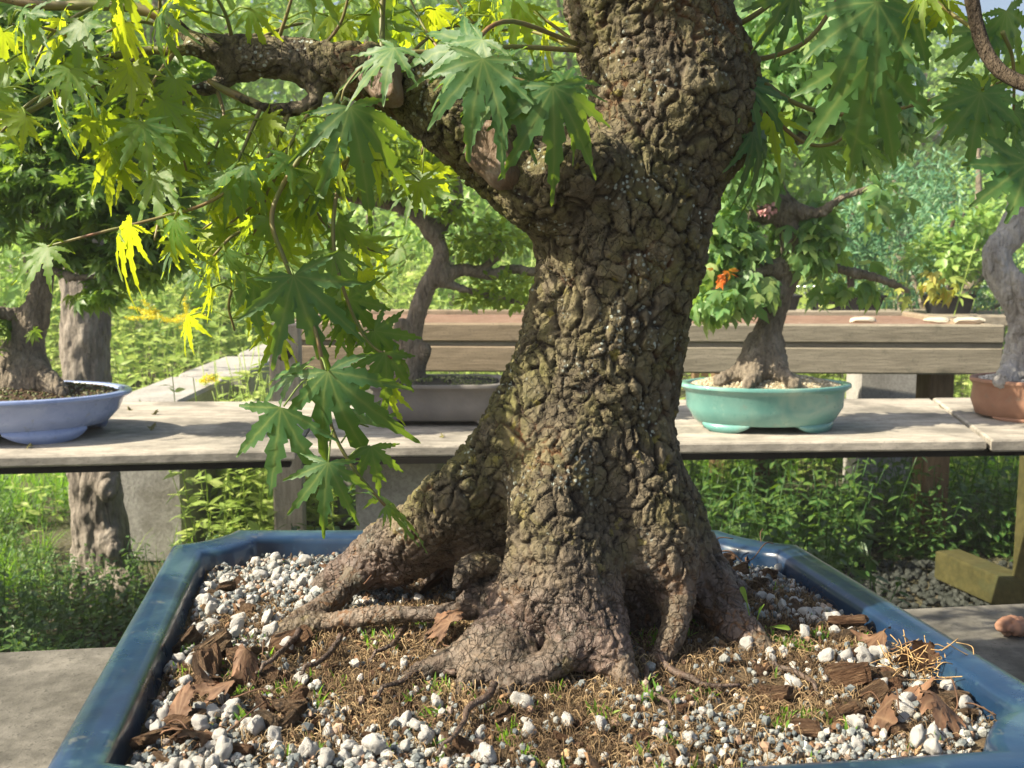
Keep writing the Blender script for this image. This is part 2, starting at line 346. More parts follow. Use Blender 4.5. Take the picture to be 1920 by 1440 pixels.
# ------------------------------------------------------------ leaf templates
def palmate(angs, lens, wid=.16, seg=7, fold=.25, droop=.25, sinus=.30, tooth=.25, twist=0., seed=0):
    """palmate leaf lying in XY with the petiole at the origin and the middle lobe along +Y"""
    rs = np.random.RandomState(seed); k = len(angs); V = [(0, 0, 0)]; vein = [1.]; F = []; T = []
    sin_pts = []
    for i in range(k + 1):
        if i == 0: a = angs[0] - .38
        elif i == k: a = angs[-1] + .38
        else: a = (angs[i - 1] + angs[i]) / 2
        l = sinus * (lens[max(0, i - 1)] + lens[min(k - 1, i)]) / 2 * (1 if 0 < i < k else .55)
        sin_pts.append(len(V)); V.append((math.sin(a) * l, math.cos(a) * l, 0)); vein.append(0.)
    zl = {}
    for i in range(k):
        a, L = angs[i], lens[i]; d = np.array([math.sin(a), math.cos(a)]); pr = np.array([math.cos(a), -math.sin(a)])
        t0 = sinus * .95; cur = rs.uniform(-.12, .12); prev = None
        m = len(V); V.append((*(d * L * t0), 0)); vein.append(1.)
        T += [(0, sin_pts[i], m), (0, m, sin_pts[i + 1])]; prev = (sin_pts[i], m, sin_pts[i + 1])
        for s in range(1, seg + 1):
            t = t0 + (1 - t0) * s / (seg + 1.0)
            w = wid * L * (1.0 + .35 * math.sin(min(1, (t - t0) / .35) * math.pi * .5)) * max(.02, (1 - ((t - t0) / (1 - t0)) ** 1.6)) ** 1.05
            w *= (1 + tooth * (.5 if s % 2 else -.5)) * rs.uniform(.92, 1.08)
            c = d * L * t + pr * cur * L * (t - t0) ** 2
            o = d * (.05 * L if s % 2 else 0)
            ids = []
            for q, vv in ((c - pr * w + o, 0.), (c, 1.), (c + pr * w + o, 0.)): ids.append(len(V)); V.append((q[0], q[1], 0)); vein.append(vv)
            F += [(prev[0], ids[0], ids[1], prev[1]), (prev[1], ids[1], ids[2], prev[2])]; prev = ids
        q = d * L + pr * cur * L * (1 - t0) ** 2; e = len(V); V.append((q[0], q[1], 0)); vein.append(1.)
        T += [(prev[0], e, prev[1]), (prev[1], e, prev[2])]
    V = np.array(V, float); vein = np.array(vein); r = np.hypot(V[:, 0], V[:, 1])
    V[:, 2] = -fold * wid * .6 * vein * np.minimum(1, r / .3) - droop * r ** 2 + .05 * np.sin(V[:, 0] * 5 + seed) + twist * V[:, 0] * V[:, 1] + rs.uniform(-.02, .02, len(V)) * (r > .3)
    return V, np.array(T), np.array(F), {'vein': vein}
A7 = [-1.75, -1.12, -.54, 0, .54, 1.12, 1.75]
HERO = [palmate(A7, [.42 + .06 * a, .68, .9, 1.0, .9, .68, .42], .088, 9, .35, d, .18, .42, t, s)
        for s, (a, d, t) in enumerate([(0, .15, .05), (1, .35, -.1), (0, .6, .1), (1, .3, -.25), (0, .9, 0), (1, .1, .2)])]
BROAD = [palmate([-1.7, -1.05, -.5, 0, .5, 1.05, 1.7], [.45, .72, .92, 1.0, .9, .7, .4], .118, 9, .3, d, .27, .45, t, 80 + s) for s, (d, t) in enumerate([(.15, .1), (.4, -.1), (.25, .15)])]
HERO5 = [palmate([-1.25, -.6, 0, .6, 1.25], [.60, .88, 1.0, .86, .58], .088, 9, .35, d, .19, .40, t, 20 + s) for s, (d, t) in enumerate([(.15, .1), (.45, -.1), (.7, .1)])]
SMALLP = [palmate([-1.9, -1.2, -.6, 0, .6, 1.2, 1.9], [.4, .7, .9, 1.0, .9, .7, .4], .13, 2, .3, d, .32, .2, 0, 40 + s) for s, d in enumerate([.2, .5])]
TRID = [palmate([-.75, 0, .75], [.72, 1.0, .72], .20, 2, .3, d, .42, .15, 0, 60 + s) for s, d in enumerate([.2, .6, .9])]
def oval_leaf(w=.3, n=3, fold=.15, droop=.2):
    V = [(0, 0, 0)]; ve = [1.]; T = []; Q = []; prev = None
    for s in range(1, n + 1):
        t = s / (n + 1); ww = w * math.sin(math.pi * t ** .8); b = len(V)
        V += [(-ww, t, 0), (0, t, -fold * w), (ww, t, 0)]; ve += [0, 1, 0]
        if s == 1: T += [(0, b, b + 1), (0, b + 1, b + 2)]
        else: Q += [(b - 3, b, b + 1, b - 2), (b - 2, b + 1, b + 2, b - 1)]
    b = len(V); V.append((0, 1, 0)); ve.append(1.); T += [(b - 3, b, b - 2), (b - 2, b, b - 1)]
    V = np.array(V, float); V[:, 2] -= droop * V[:, 1] ** 2
    return V, np.array(T), np.array(Q).reshape(-1, 4), {'vein': np.array(ve)}
OVAL = oval_leaf(.28, 2); OVATE = oval_leaf(.26, 3, .2, .35); LANCE = oval_leaf(.10, 3, .2, .35)
def blob_leaf():
    V = np.array([(0, 0, 0), (-.36, .35, .08), (-.1, .5, -.05), (-.22, .8, .03), (.05, 1, -.12), (.25, .72, .04), (.1, .5, -.05), (.38, .38, .06)])
    return V, np.array([(0, 1, 2), (2, 1, 3), (2, 3, 4), (6, 4, 5), (6, 5, 7), (0, 6, 7)]), np.array([(0, 2, 4, 6)]), {'vein': np.zeros(8)}
BLOB = blob_leaf()
def scatter_leaves(g, tmpls, P, size, tip, nor, rnd=None):
    n = len(P)
    if n == 0: return
    k = R.randint(len(tmpls), size=n); size = np.broadcast_to(size, (n,)); rnd = R.rand(n) if rnd is None else np.broadcast_to(rnd, (n,))
    Mx = frames(tip, nor, size)
    for i, t in enumerate(tmpls):
        m = k == i
        inst(g, t, P[m], Mx[m], rnd=rnd[m])

# ------------------------------------------------------------ smooth solids from root/branch skeletons
def chain_sdf(P, ch):
    P0, r0, k = ch; d = np.full(len(P), 9.)
    for i in range(len(P0) - 1):
        a, b = P0[i], P0[i + 1]; ab = b - a; t = np.clip(((P - a) @ ab) / (ab @ ab), 0, 1)
        d = np.minimum(d, np.linalg.norm(P - a - t[:, None] * ab, axis=1) - (r0[i] + t * (r0[i + 1] - r0[i])))
    return d
def sdf(P, chains):
    d = None
    for ch in chains:
        e = chain_sdf(P, ch)
        if d is None: d = e; continue
        k = ch[2]; h = np.maximum(k - np.abs(d - e), 0) / k; d = np.minimum(d, e) - h * h * k * .25
    return d
def surface_nets(lo, hi, h, chains):
    n = np.ceil((hi - lo) / h).astype(int) + 1
    xs = [lo[i] + h * np.arange(n[i]) for i in range(3)]
    G = np.stack(np.meshgrid(*xs, indexing='ij'), -1).reshape(-1, 3)
    D = np.concatenate([sdf(G[i:i + 200000], chains) for i in range(0, len(G), 200000)]).reshape(n); S = D < 0
    cell = np.zeros(n - 1, bool); cnt = np.zeros(n - 1, int)
    for a in (0, 1):
        for b in (0, 1):
            for c in (0, 1): cnt += S[a:n[0] - 1 + a, b:n[1] - 1 + b, c:n[2] - 1 + c]
    cell = (cnt > 0) & (cnt < 8); idx = -np.ones(n - 1, int); ii = np.argwhere(cell); idx[cell] = np.arange(len(ii))
    V = lo + (ii + .5) * h; Q = []
    for ax in range(3):
        s1 = [slice(None)] * 3; s2 = [slice(None)] * 3; s1[ax] = slice(0, n[ax] - 1); s2[ax] = slice(1, n[ax])
        ch_ = S[tuple(s1)] != S[tuple(s2)]; E = np.argwhere(ch_); o = [x for x in range(3) if x != ax]
        E = E[(E[:, o[0]] > 0) & (E[:, o[1]] > 0) & (E[:, o[0]] < n[o[0]] - 1) & (E[:, o[1]] < n[o[1]] - 1)]
        sg = S[tuple(s1)][tuple(E.T)]
        def cc(da, db): e = E.copy(); e[:, o[0]] -= da; e[:, o[1]] -= db; return idx[tuple(e.T)]
        q = np.stack([cc(1, 1), cc(0, 1), cc(0, 0), cc(1, 0)], 1)
        flip = sg if ax != 1 else ~sg
        q[~flip] = q[~flip][:, ::-1]; Q.append(q)
    return V, np.concatenate(Q)
def project(V, chains, it=3, e=.0008):
    for _ in range(it):
        f = sdf(V, chains); g = np.stack([sdf(V + e * np.eye(3)[i], chains) - f for i in range(3)], -1) / e
        V = V - (f / np.maximum((g * g).sum(-1), .25))[:, None] * g
    return V
def subsurf(V, Q, lv):
    g = Geo(); g.add(V, ([], Q)); me = g.mesh('tmp'); o = bpy.data.objects.new('tmp', me); COL.objects.link(o)
    m = o.modifiers.new('s', 'SUBSURF'); m.levels = lv; m.render_levels = lv
    dg = bpy.context.evaluated_depsgraph_get(); ev = o.evaluated_get(dg).to_mesh(); n = len(ev.vertices)
    V2 = np.zeros(n * 3); ev.vertices.foreach_get('co', V2); q = np.zeros(len(ev.loops), np.int32); ev.loops.foreach_get('vertex_index', q)
    q = q.reshape(-1, 4).copy(); o.evaluated_get(dg).to_mesh_clear(); bpy.data.objects.remove(o); bpy.data.meshes.remove(me)
    return V2.reshape(-1, 3), q
def vnormals(V, Q):
    n = np.cross(V[Q[:, 2]] - V[Q[:, 0]], V[Q[:, 3]] - V[Q[:, 1]]); N = np.zeros_like(V)
    for k in range(4):
        for c in range(3): N[:, c] += np.bincount(Q[:, k], n[:, c], len(V))
    return nrm(N)
def chain(pts, k=.02, n=4):
    """pts: (px, py, depth, radius in photo pixels)"""
    P = np.array([[*at(a, b, Y), r * Y / FPX] for a, b, Y, r in pts]); Q = smooth_path(P, n); return Q[:, :3], np.maximum(Q[:, 3], .001), k

# ============================================================ GROUND
def ground():
    g = Geo(); xs = np.concatenate([[-600, -200, -60, -25], np.linspace(-12, 12, 60), [25, 60, 200, 600]]); ys = np.concatenate([[-100, -20], np.linspace(-3, 22, 70), [40, 90, 250, 900]])
    X, Y = np.meshgrid(xs, ys, indexing='ij'); P = np.stack([X.ravel(), Y.ravel(), np.zeros(X.size)], -1); P[:, 2] = .03 * vnoise(P * .7 + .5) - .02
    i = np.arange((len(xs) - 1) * (len(ys) - 1)); a = i // (len(ys) - 1) * len(ys) + i % (len(ys) - 1)
    g.add(P, ([], np.stack([a, a + len(ys), a + len(ys) + 1, a + 1], 1)))
    b = NB('earth_ground'); c = b.ramp(b.noise(1.2, 5, .6), (.35, (.06, .08, .03)), (.6, (.10, .085, .05))); c = b.mix(b.ramp(b.noise(60, 3), (.45, 0.), (.6, .6)), c, (.13, .12, .10))
    tag(g.build('ground', b.fin(c, .95, .1, b.bump(b.noise(80, 3), .8, .02))), kind='structure')
ground()

# ============================================================ NEAR BENCH, POT, SOIL
BZ = .74; RZ = .85; SZ = .827
def near_bench():
    r = empty('display_bench', (0, .7, 0), 'stained grey slab bench carrying the large blue pot in the foreground', 'bench')
    g = Geo(); a = onz(-300, 1236, BZ); b = onz(2300, 1112, BZ); d = nrm(np.array([b[1] - a[1], -(b[0] - a[0]), 0]))
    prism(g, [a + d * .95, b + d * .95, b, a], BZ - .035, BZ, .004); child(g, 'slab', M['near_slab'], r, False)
    for x in (-.75, .75):
        for y in (.2, 1.0): g = Geo(); box(g, (x, y, (BZ - .035) / 2), (.09, .09, BZ - .035), .05, .004); child(g, 'leg', M['post_brown'], r, False)
near_bench()

POTC = np.array([[-.268, .490], [.398, .573], [.2975, 1.116], [-.376, 1.116]])       # FL FR BR BL rim corners
def pot_outline(inset, ch=.062, n=5, flare=0.):
    P = POTC; k = 4; L = []
    E = [(P[(i + 1) % k] - P[i]) for i in range(k)]; e = [v / np.linalg.norm(v) for v in E]; nn = [np.array([-v[1], v[0]]) for v in e]
    Q = []
    for i in range(k):      # offset corners inward
        a, b = (i - 1) % k, i; A = np.array([nn[a], nn[b]]); c = np.array([nn[a] @ P[i] + inset, nn[b] @ P[i] + inset]); Q.append(np.linalg.solve(A, c))
    for i in range(k):
        ein = -e[(i - 1) % k]; eo = e[i]; c = ch - .25 * inset
        p0 = Q[i] + ein * c; p1 = Q[i] + eo * c; mid = (p0 + p1) / 2; cen = Q[i] + (ein + eo) * c
        for s in range(n + 1):           # chamfer drawn in slightly, with small ears at both ends
            t = s / n; q = p0 * (1 - t) + p1 * t; sag = .010 * math.sin(math.pi * t) ** .7
            q = q + (cen - Q[i]) / np.linalg.norm(cen - Q[i]) * sag; L.append(q)
        nx = Q[(i + 1) % k] - e[i] * c
        for s in range(1, 8): L.append(p1 + (nx - p1) * s / 8)
    return np.array(L)
def loft(g, rings, closed_top=False, **attr):
    n = len(rings[0]); V = np.vstack(rings); q = []
    for i in range(len(rings) - 1):
        for j in range(n): q.append((i * n + j, i * n + (j + 1) % n, (i + 1) * n + (j + 1) % n, (i + 1) * n + j))
    g.add(V, ([], q), **attr)
def ring(inset, z): o = pot_outline(inset); return np.c_[o, np.full(len(o), z)]
POTR = empty('bonsai_pot', (0.0, .82, BZ), 'large glossy cobalt blue rectangular pot with notched corners holding the thick-trunked maple', 'plant pot')
def blue_pot():
    g = Geo(); prof = [(.040, .757), (.034, .78), (.026, .81), (.021, .823)]
    loft(g, [ring(a, z) for a, z in prof]); 
    loft(g, [ring(a, z) for a, z in [(.058, .79), (.060, .757), (.2, .756)]])
    child(g, 'body', M['blue_glaze'], POTR)
    g = Geo(); prof = [(.021, .823), (.008, .826), (.002, .829), (.0, .834), (.0005, .840), (.003, .8455), (.007, .8485), (.013, .850), (.022, .8495), (.030, .8485), (.035, .8475), (.0375, .845), (.0385, .841), (.040, .830), (.044, .815), (.056, .79)]
    loft(g, [ring(a, z) for a, z in prof]); child(g, 'rim', M['blue_glaze'], POTR)
    o = pot_outline(.06); c = o.mean(0)
    for i in (2, 15, 28, 41):
        g = Geo(); p = o[i]; d = (c - p) / np.linalg.norm(c - p); q = p + d * .035
        box(g, (q[0], q[1], BZ + .0085), (.09, .06, .017), math.atan2(d[1], d[0]) + math.pi / 2, .004); child(g, 'foot', M['blue_glaze'], POTR)
blue_pot()

# ---- trunk skeleton -------------------------------------------------------
def so(px, py, r, z=None):      # root point lying on the soil: depth from the soil height
    p = onz(px, py, (z or .838)); return (px, py, p[1], r)
CH = [
 chain([(1195, -160, .88, 155), (1205, -80, .88, 146), (1212, 0, .88, 143), (1236, 90, .88, 141), (1250, 190, .87, 138), (1232, 290, .87, 133), (1192, 380, .87, 143), (1166, 460, .87, 149), (1146, 560, .87, 147), (1131, 640, .87, 151), (1116, 720, .87, 156), (1100, 800, .87, 158), (1096, 880, .87, 156), (1110, 960, .87, 150), (1120, 1050, .88, 140), (1120, 1130, .89, 120)], .03),
 chain([(1100, 350, .87, 105), (1030, 345, .86, 80), (955, 312, .85, 70), (890, 252, .84, 73), (820, 200, .84, 67), (750, 160, .84, 60), (680, 138, .84, 53), (620, 125, .84, 43), (550, 112, .84, 38), (480, 106, .84, 37), (415, 96, .84, 29), (360, 72, .84, 14), (320, 38, .84, 11), (250, 14, .84, 9), (180, 10, .84, 8), (60, 8, .84, 7), (-60, -20, .84, 6)], .035),
 chain([(1360, 150, .87, 30), (1372, 200, .865, 28), (1350, 250, .865, 30)], .05),
 chain([(1010, 365, .82, 52), (1060, 330, .80, 45), (1110, 300, .80, 40)], .04),
 chain([(450, 128, .84, 17), (405, 160, .835, 14), (350, 172, .83, 9), (305, 192, .83, 7)], .012),
 chain([(575, 140, .84, 15), (592, 190, .83, 12), (545, 205, .83, 14), (490, 200, .82, 8), (420, 168, .82, 6)], .012),
 chain([(400, 90, .84, 12), (330, 95, .83, 9), (280, 95, .83, 8), (200, 110, .82, 7), (125, 165, .81, 6), (50, 210, .80, 5), (-40, 240, .8, 4)], .01),
 # left buttress
 chain([(1050, 720, .85, 60), (985, 800, .84, 66), (925, 870, .835, 62), (860, 930, .84, 56), (790, 985, .865, 50), (720, 1030, .90, 44), (660, 1068, .93, 36), (615, 1095, .95, 26), (585, 1110, .97, 14)], .035),
 chain([(900, 960, .87, 60), (830, 1010, .89, 46), (740, 1050, .91, 40)], .04),
 chain([(690, 1060, .90, 26), (645, 1105, .88, 24), (600, 1145, .86, 26), (560, 1170, .84, 26), (525, 1195, .825, 17), (508, 1215, .81, 8)], .015),
 chain([(960, 1120, .80, 40), (890, 1140, .805, 24), (820, 1150, .81, 18), (750, 1152, .82, 18), (690, 1155, .83, 19), (630, 1165, .835, 20), (580, 1175, .835, 22)], .015),
 chain([(940, 900, .90, 60), (890, 1000, .94, 60), (850, 1080, .96, 55), (820, 1130, .97, 40)], .04),
 chain([(980, 940, .88, 50), (950, 1060, .92, 56), (920, 1120, .93, 50)], .04),
 chain([(1160, 960, .86, 90), (1180, 1080, .87, 100), (1190, 1180, .87, 80)], .04),
 chain([(1020, 880, .85, 50), (950, 960, .865, 48), (890, 1020, .885, 40)], .03),
 chain([(1190, 960, .83, 60), (1195, 1050, .825, 48), (1200, 1110, .83, 40)], .03),
 # front
 chain([(1060, 860, .81, 62), (1035, 960, .79, 78), (1030, 1040, .785, 84), (1010, 1110, .775, 70), (965, 1165, .77, 46), (912, 1198, .750, 38), (858, 1230, .742, 28), (790, 1262, .736, 23), (738, 1290, .732, 20), (690, 1320, .724, 15)], .03),
 chain([(1020, 1110, .77, 55), (985, 1180, .76, 38), (950, 1228, .732, 33), (915, 1252, .725, 25), (880, 1275, .719, 22), (858, 1308, .712, 19), (848, 1345, .702, 14)], .02),
 chain([(1060, 1050, .78, 70), (1070, 1130, .765, 62), (1085, 1190, .74, 48), (1045, 1240, .722, 32), (1000, 1270, .714, 25), (950, 1302, .706, 17)], .025),
 chain([(1100, 1080, .78, 62), (1120, 1160, .765, 55), (1145, 1220, .735, 42), (1168, 1268, .72, 33), (1185, 1300, .713, 22)], .025),
 # right
 chain([(1190, 860, .83, 66), (1225, 960, .815, 66), (1255, 1050, .80, 52), (1270, 1110, .79, 38), (1268, 1160, .775, 28), (1254, 1205, .765, 26), (1232, 1242, .757, 20)], .03),
 chain([(1190, 880, .86, 60), (1262, 980, .86, 55), (1310, 1070, .85, 52), (1345, 1140, .83, 45), (1392, 1190, .805, 38), (1440, 1232, .785, 27), (1478, 1262, .775, 15)], .03),
 chain([(1230, 960, .90, 60), (1310, 1060, .92, 48), (1380, 1120, .93, 34), (1440, 1155, .93, 22), (1480, 1180, .925, 12)], .03),
 # knuckle in the hollow under the left root
 chain([(960, 1075, .82, 24), (915, 1058, .81, 26), (880, 1066, .80, 25), (862, 1088, .795, 16), (855, 1105, .79, 8)], .006),
 chain([(940, 1100, .80, 14), (900, 1110, .80, 17), (865, 1125, .80, 12)], .006),
]
MAPLE = empty('bonsai_maple', (at(1110, 1180, .87)[0], .87, .83), 'old Japanese maple bonsai with massive furrowed trunk planted in the big blue pot', 'bonsai tree')
def trunk():
    V, Q = surface_nets(np.array([-.46, .66, .80]), np.array([.32, 1.05, 1.56]), .0066, CH)
    V = project(V, CH, 2); V, Q = subsurf(V, Q, 2); V = project(V, CH, 2); N = vnormals(V, Q)
    low = sstep(-V[:, 2], -.955, -.875)                       # root zone: finer, paler bark
    w = V + .008 * np.stack([fbm(V * 45, 2, k * 7) for k in range(3)], -1) + .012 * np.stack([vnoise(V * 14, 30 + k) for k in range(3)], -1)
    ba = np.array([1, 1, .58])
    f1, f2, ca = voro(w * ba * 74, 3); A = sstep(f2 - f1, .01, .12)
    g1, g2, cb = voro(w * ba * 85, 11); B = sstep(g2 - g1, .02, .14)
    lump = fbm(V * 170, 3, 50)
    thin = np.clip((sdf(V - N * .02, CH) / -.02), 0.2, 1)      # slim roots and twigs get shallower bark
    brn = sstep(-V[:, 0], -.02, .12) * sstep(V[:, 2], 1.22, 1.28)      # the side branch: finer, lichen-crusted bark
    uA = (1 - low) * (1 - .6 * brn)
    hA = A * (.0032 + .0026 * (ca - .4)) * uA + B * (.0016 * uA + .0022 * (1 - uA) + .0018 * (cb - .5) * (1 - low))
    hA = hA + lump * (.0009 * (1 - low) + .0005) + .0026 * fbm(V * np.array([26, 26, 14]), 2, 70) + low * thin * .0030 * fbm(V * np.array([75, 75, 30]), 3, 75)
    fine = .0009 * sstep(voro(w * np.array([230, 230, 150]), 21)[0], .1, .7)
    V = V + N * ((hA - .0025 * (1 - low)) * thin - fine * (.6 + low))[:, None]
    Ac = sstep(f2 - f1, .0, .20); Bc = sstep(g2 - g1, .0, .16); crack = (Ac * .65 + .35 * Bc) * (1 - low) + low * (.15 + .85 * Bc)
    g = Geo(); g.add(V, ([], Q), crack=crack, low=np.clip(low - .25 * (thin < .5), 0, 1), cell=ca * (1 - low) + cb * low)
    return child(g, 'trunk', M['bark'], MAPLE)
TR = trunk()
def thin_roots():
    T = [[(900, 1245, 9), (850, 1262, 7), (800, 1250, 6), (760, 1275, 6), (700, 1290, 4)], [(1235, 1240, 9), (1290, 1275, 7), (1350, 1290, 5), (1400, 1285, 3)], [(930, 1290, 9), (880, 1330, 7), (865, 1375, 5), (820, 1400, 3)], [(1450, 1250, 8), (1500, 1260, 6), (1540, 1290, 4)], [(640, 1200, 8), (600, 1240, 6), (560, 1250, 4)], [(760, 1170, 7), (740, 1205, 6), (690, 1225, 4)], [(1200, 1230, 7), (1220, 1290, 6), (1270, 1330, 4)], [(560, 1190, 8), (520, 1230, 6), (480, 1250, 4)], [(820, 1160, 8), (800, 1200, 6), (830, 1225, 5), (800, 1250, 3)]]
    for t in T:
        P = np.array([[*onz(a, b_, .842), r * .75 / FPX] for a, b_, r in t]); Q = smooth_path(P, 7); m = len(Q); Q[:, :3] += np.c_[.004 * vnoise(Q[:, :3] * 60, 1), .004 * vnoise(Q[:, :3] * 60, 2), .002 * vnoise(Q[:, :3] * 80, 3)]
        Q[0, 2] += .004; Q[-2:, 2] -= .006; g = Geo(); tube(g, Q[:, :3], Q[:, 3] * .85, 9, .2, low=1., crack=1., cell=.2); child(g, 'surface_root', M['bark'], MAPLE)
    for t in ([(400, 90, .84, 12), (330, 95, .83, 9), (280, 95, .83, 8), (200, 110, .82, 7), (125, 165, .81, 6), (50, 210, .80, 5), (-40, 240, .8, 4)], [(350, 172, .83, 9), (305, 192, .83, 7), (290, 230, .83, 5)], [(490, 200, .82, 8), (420, 168, .82, 7), (390, 150, .82, 4)], [(320, 38, .84, 11), (250, 14, .84, 10), (180, 10, .84, 9), (60, 8, .84, 8), (-60, -20, .84, 6)]):
        P = np.array([[*at(a, b_, Y), r * Y / FPX] for a, b_, Y, r in t]); Q = smooth_path(P, 5); g = Geo(); tube(g, Q[:, :3], Q[:, 3], 8, .1); child(g, 'twig', M['twig'], MAPLE)
thin_roots()
def scar(px, py, Y, rx, ry, tilt, nm):
    """healed pruning wound: a flat grey cut face inside a rolled callus"""
    c = at(px, py, Y); n = nrm(np.array([-.25, -1, .15])); u = nrm(np.cross(n, [0, 0, 1.])); v = np.cross(u, n)
    ct, st = math.cos(tilt), math.sin(tilt); u, v = u * ct + v * st, v * ct - u * st
    g = Geo(); rings = []
    for k, (s, h) in enumerate([(0.01, -.001), (.35, -.0005), (.7, .0006), (.80, .0012), (.92, .0038), (1.08, .0030), (1.25, -.001), (1.4, -.009)]):
        th = np.arange(36) * 2 * math.pi / 36; wob = 1 + .10 * np.sin(3 * th + 1) + .07 * np.sin(5 * th)
        rings.append(c + (np.cos(th) * rx * s * wob)[:, None] * u + (np.sin(th) * ry * s * wob)[:, None] * v + (h + .0012 * s * np.sin(5 * th + s) + .0010 * np.sin(13 * th + 9 * s) * min(1, s * 1.5))[:, None] * n)
    loft(g, rings)
    b = NB(nm + '_wood'); cc = b.ramp(b.noise(60, 4, .6, (1, 1, .3)), (.3, (.05, .035, .025)), (.52, (.17, .115, .075)), (.68, (.22, .18, .15)))
    child(g, 'pruning_scar', b.fin(cc, .6, .35, b.bump(b.noise(160, 4, .7, (1, 1, .3)), .7, .004)), TR)
scar(918, 285, .803, .013, .023, -.5, 'grey_scar'); scar(712, 142, .806, .012, .017, -.3, 'tan_scar')

LIT = [(1010, 300, .80, .030), (1060, 370, .80, .025), (1120, 800, .79, .028), (1060, 600, .80, .018), (1180, 540, .79, .016), (1050, 1090, .74, .030), (1295, 1090, .80, .024), (700, 1050, .88, .040), (800, 1000, .86, .02), (560, 1175, .83, .02), (700, 1240, .77, .032), (430, 1120, .92, .04), (330, 1190, .85, .03), (500, 1370, .70, .03), (860, 1380, .70, .02), (1700, 1250, .75, .03), (1790, 1330, .70, .025), (1560, 1190, .79, .02), (1400, 1130, .83, .02), (200, 1150, .84, .03), (1650, 1110, .86, .035), (1240, 130, .76, .018), (715, 140, .80, .015), (1300, 1000, .8, .015)]
SV = np.array(SUNV)
def lets_sun(P, m=.012):
    """keeps the gaps in the foliage through which the sun reaches trunk, roots and soil"""
    ok = np.ones(len(P), bool)
    for a, b_, Y, r in LIT:
        q = P - at(a, b_, Y); t = q @ SV; d = np.linalg.norm(q - t[:, None] * SV, axis=1); ok &= ~((t > .02) & (d < r + m))
    return ok
# ---- soil -------------------------------------------------------------------
IN = pot_outline(.043)
def inside(x, y, poly):
    x = np.asarray(x); y = np.asarray(y); c = np.zeros(x.shape, bool); j = len(poly) - 1
    for i in range(len(poly)):
        xi, yi = poly[i]; xj, yj = poly[j]; m = ((yi > y) != (yj > y)) & (x < (xj - xi) * (y - yi) / (yj - yi + 1e-12) + xi); c ^= m; j = i
    return c
TC = np.array([.075, .84])
def soil_h(x, y):
    d = np.hypot((x - TC[0]) / 1.15, y - TC[1]); P = np.stack([x, y, x * 0], -1)
    return SZ + .011 * (1 - sstep(d, .10, .27)) + .003 * fbm(P * 22, 3, 9)
def soil():
    g = Geo(); xs = np.linspace(-.42, .44, 230); ys = np.linspace(.42, 1.14, 200); X, Y = np.meshgrid(xs, ys, indexing='ij')
    P = np.stack([X.ravel(), Y.ravel()], 1); h = soil_h(P[:, 0], P[:, 1]); h = h + .0012 * fbm(np.c_[P, h] * 200, 2, 5)
    i = np.arange(229 * 199); a = i // 199 * 200 + i % 199; q = np.stack([a, a + 200, a + 201, a + 1], 1); ctr = P[q].mean(1)
    q = q[inside(ctr[:, 0], ctr[:, 1], pot_outline(.040))]; u, inv = np.unique(q, return_inverse=True)
    g.add(np.c_[P, h][u], ([], inv.reshape(-1, 4)))
    b = NB('potting_soil'); c = b.ramp(b.noise(160, 4, .7), (.3, (.05, .035, .022)), (.55, (.12, .085, .05)), (.75, (.22, .17, .10)))
    tag(g.build('potting_soil', b.fin(c, .9, .2, b.bump(b.noise(400, 3, .7), .8, .003))), 'dark crumbly soil filling the blue pot around the roots', 'soil', kind='stuff')
soil()
import bmesh
def ico(sub):
    bm = bmesh.new(); bmesh.ops.create_icosphere(bm, subdivisions=sub, radius=1); V = np.array([v.co for v in bm.verts]); T = np.array([[v.index for v in f.verts] for f in bm.faces]); bm.free(); return V, T
def pebble(sub, seed, rough=.25, flat=.75, ang=0.):
    V, T = ico(sub); V = V * (1 + rough * fbm(V * 1.3 + seed * 3.1, 2, seed))[:, None] * np.array([1, .85, flat])
    if ang:
        rs = np.random.RandomState(seed)
        for k in range(7):
            n = nrm(rs.randn(3)); d = V @ n; V = V - np.maximum(d - ang, 0)[:, None] * n
    return V, T, np.zeros((0, 4), int), {}
def randrot(n):
    q = nrm(R.randn(n, 4)); w, x, y, z = q.T
    return np.stack([np.stack([1 - 2 * (y * y + z * z), 2 * (x * y - z * w), 2 * (x * z + y * w)], -1), np.stack([2 * (x * y + z * w), 1 - 2 * (x * x + z * z), 2 * (y * z - x * w)], -1), np.stack([2 * (x * z - y * w), 2 * (y * z + x * w), 1 - 2 * (x * x + y * y)], -1)], -2)
def soil_pts(n, dens):
    out = []
    while len(out) < n:
        x = R.uniform(-.38, .40, 4000); y = R.uniform(.50, 1.11, 4000); ok = inside(x, y, pot_outline(.046)) & (R.rand(4000) < dens(x, y)); out += list(zip(x[ok], y[ok]))
    return np.array(out[:n])
def mossy(x, y):      # fibrous centre around the roots, bare gravel outside
    d = np.hypot((x - .05) / 1.9, (y - .79) / 1.25); return 1 - sstep(d + .06 * vnoise(np.stack([x * 22, y * 22, x * 0], -1), 3), .11, .19)
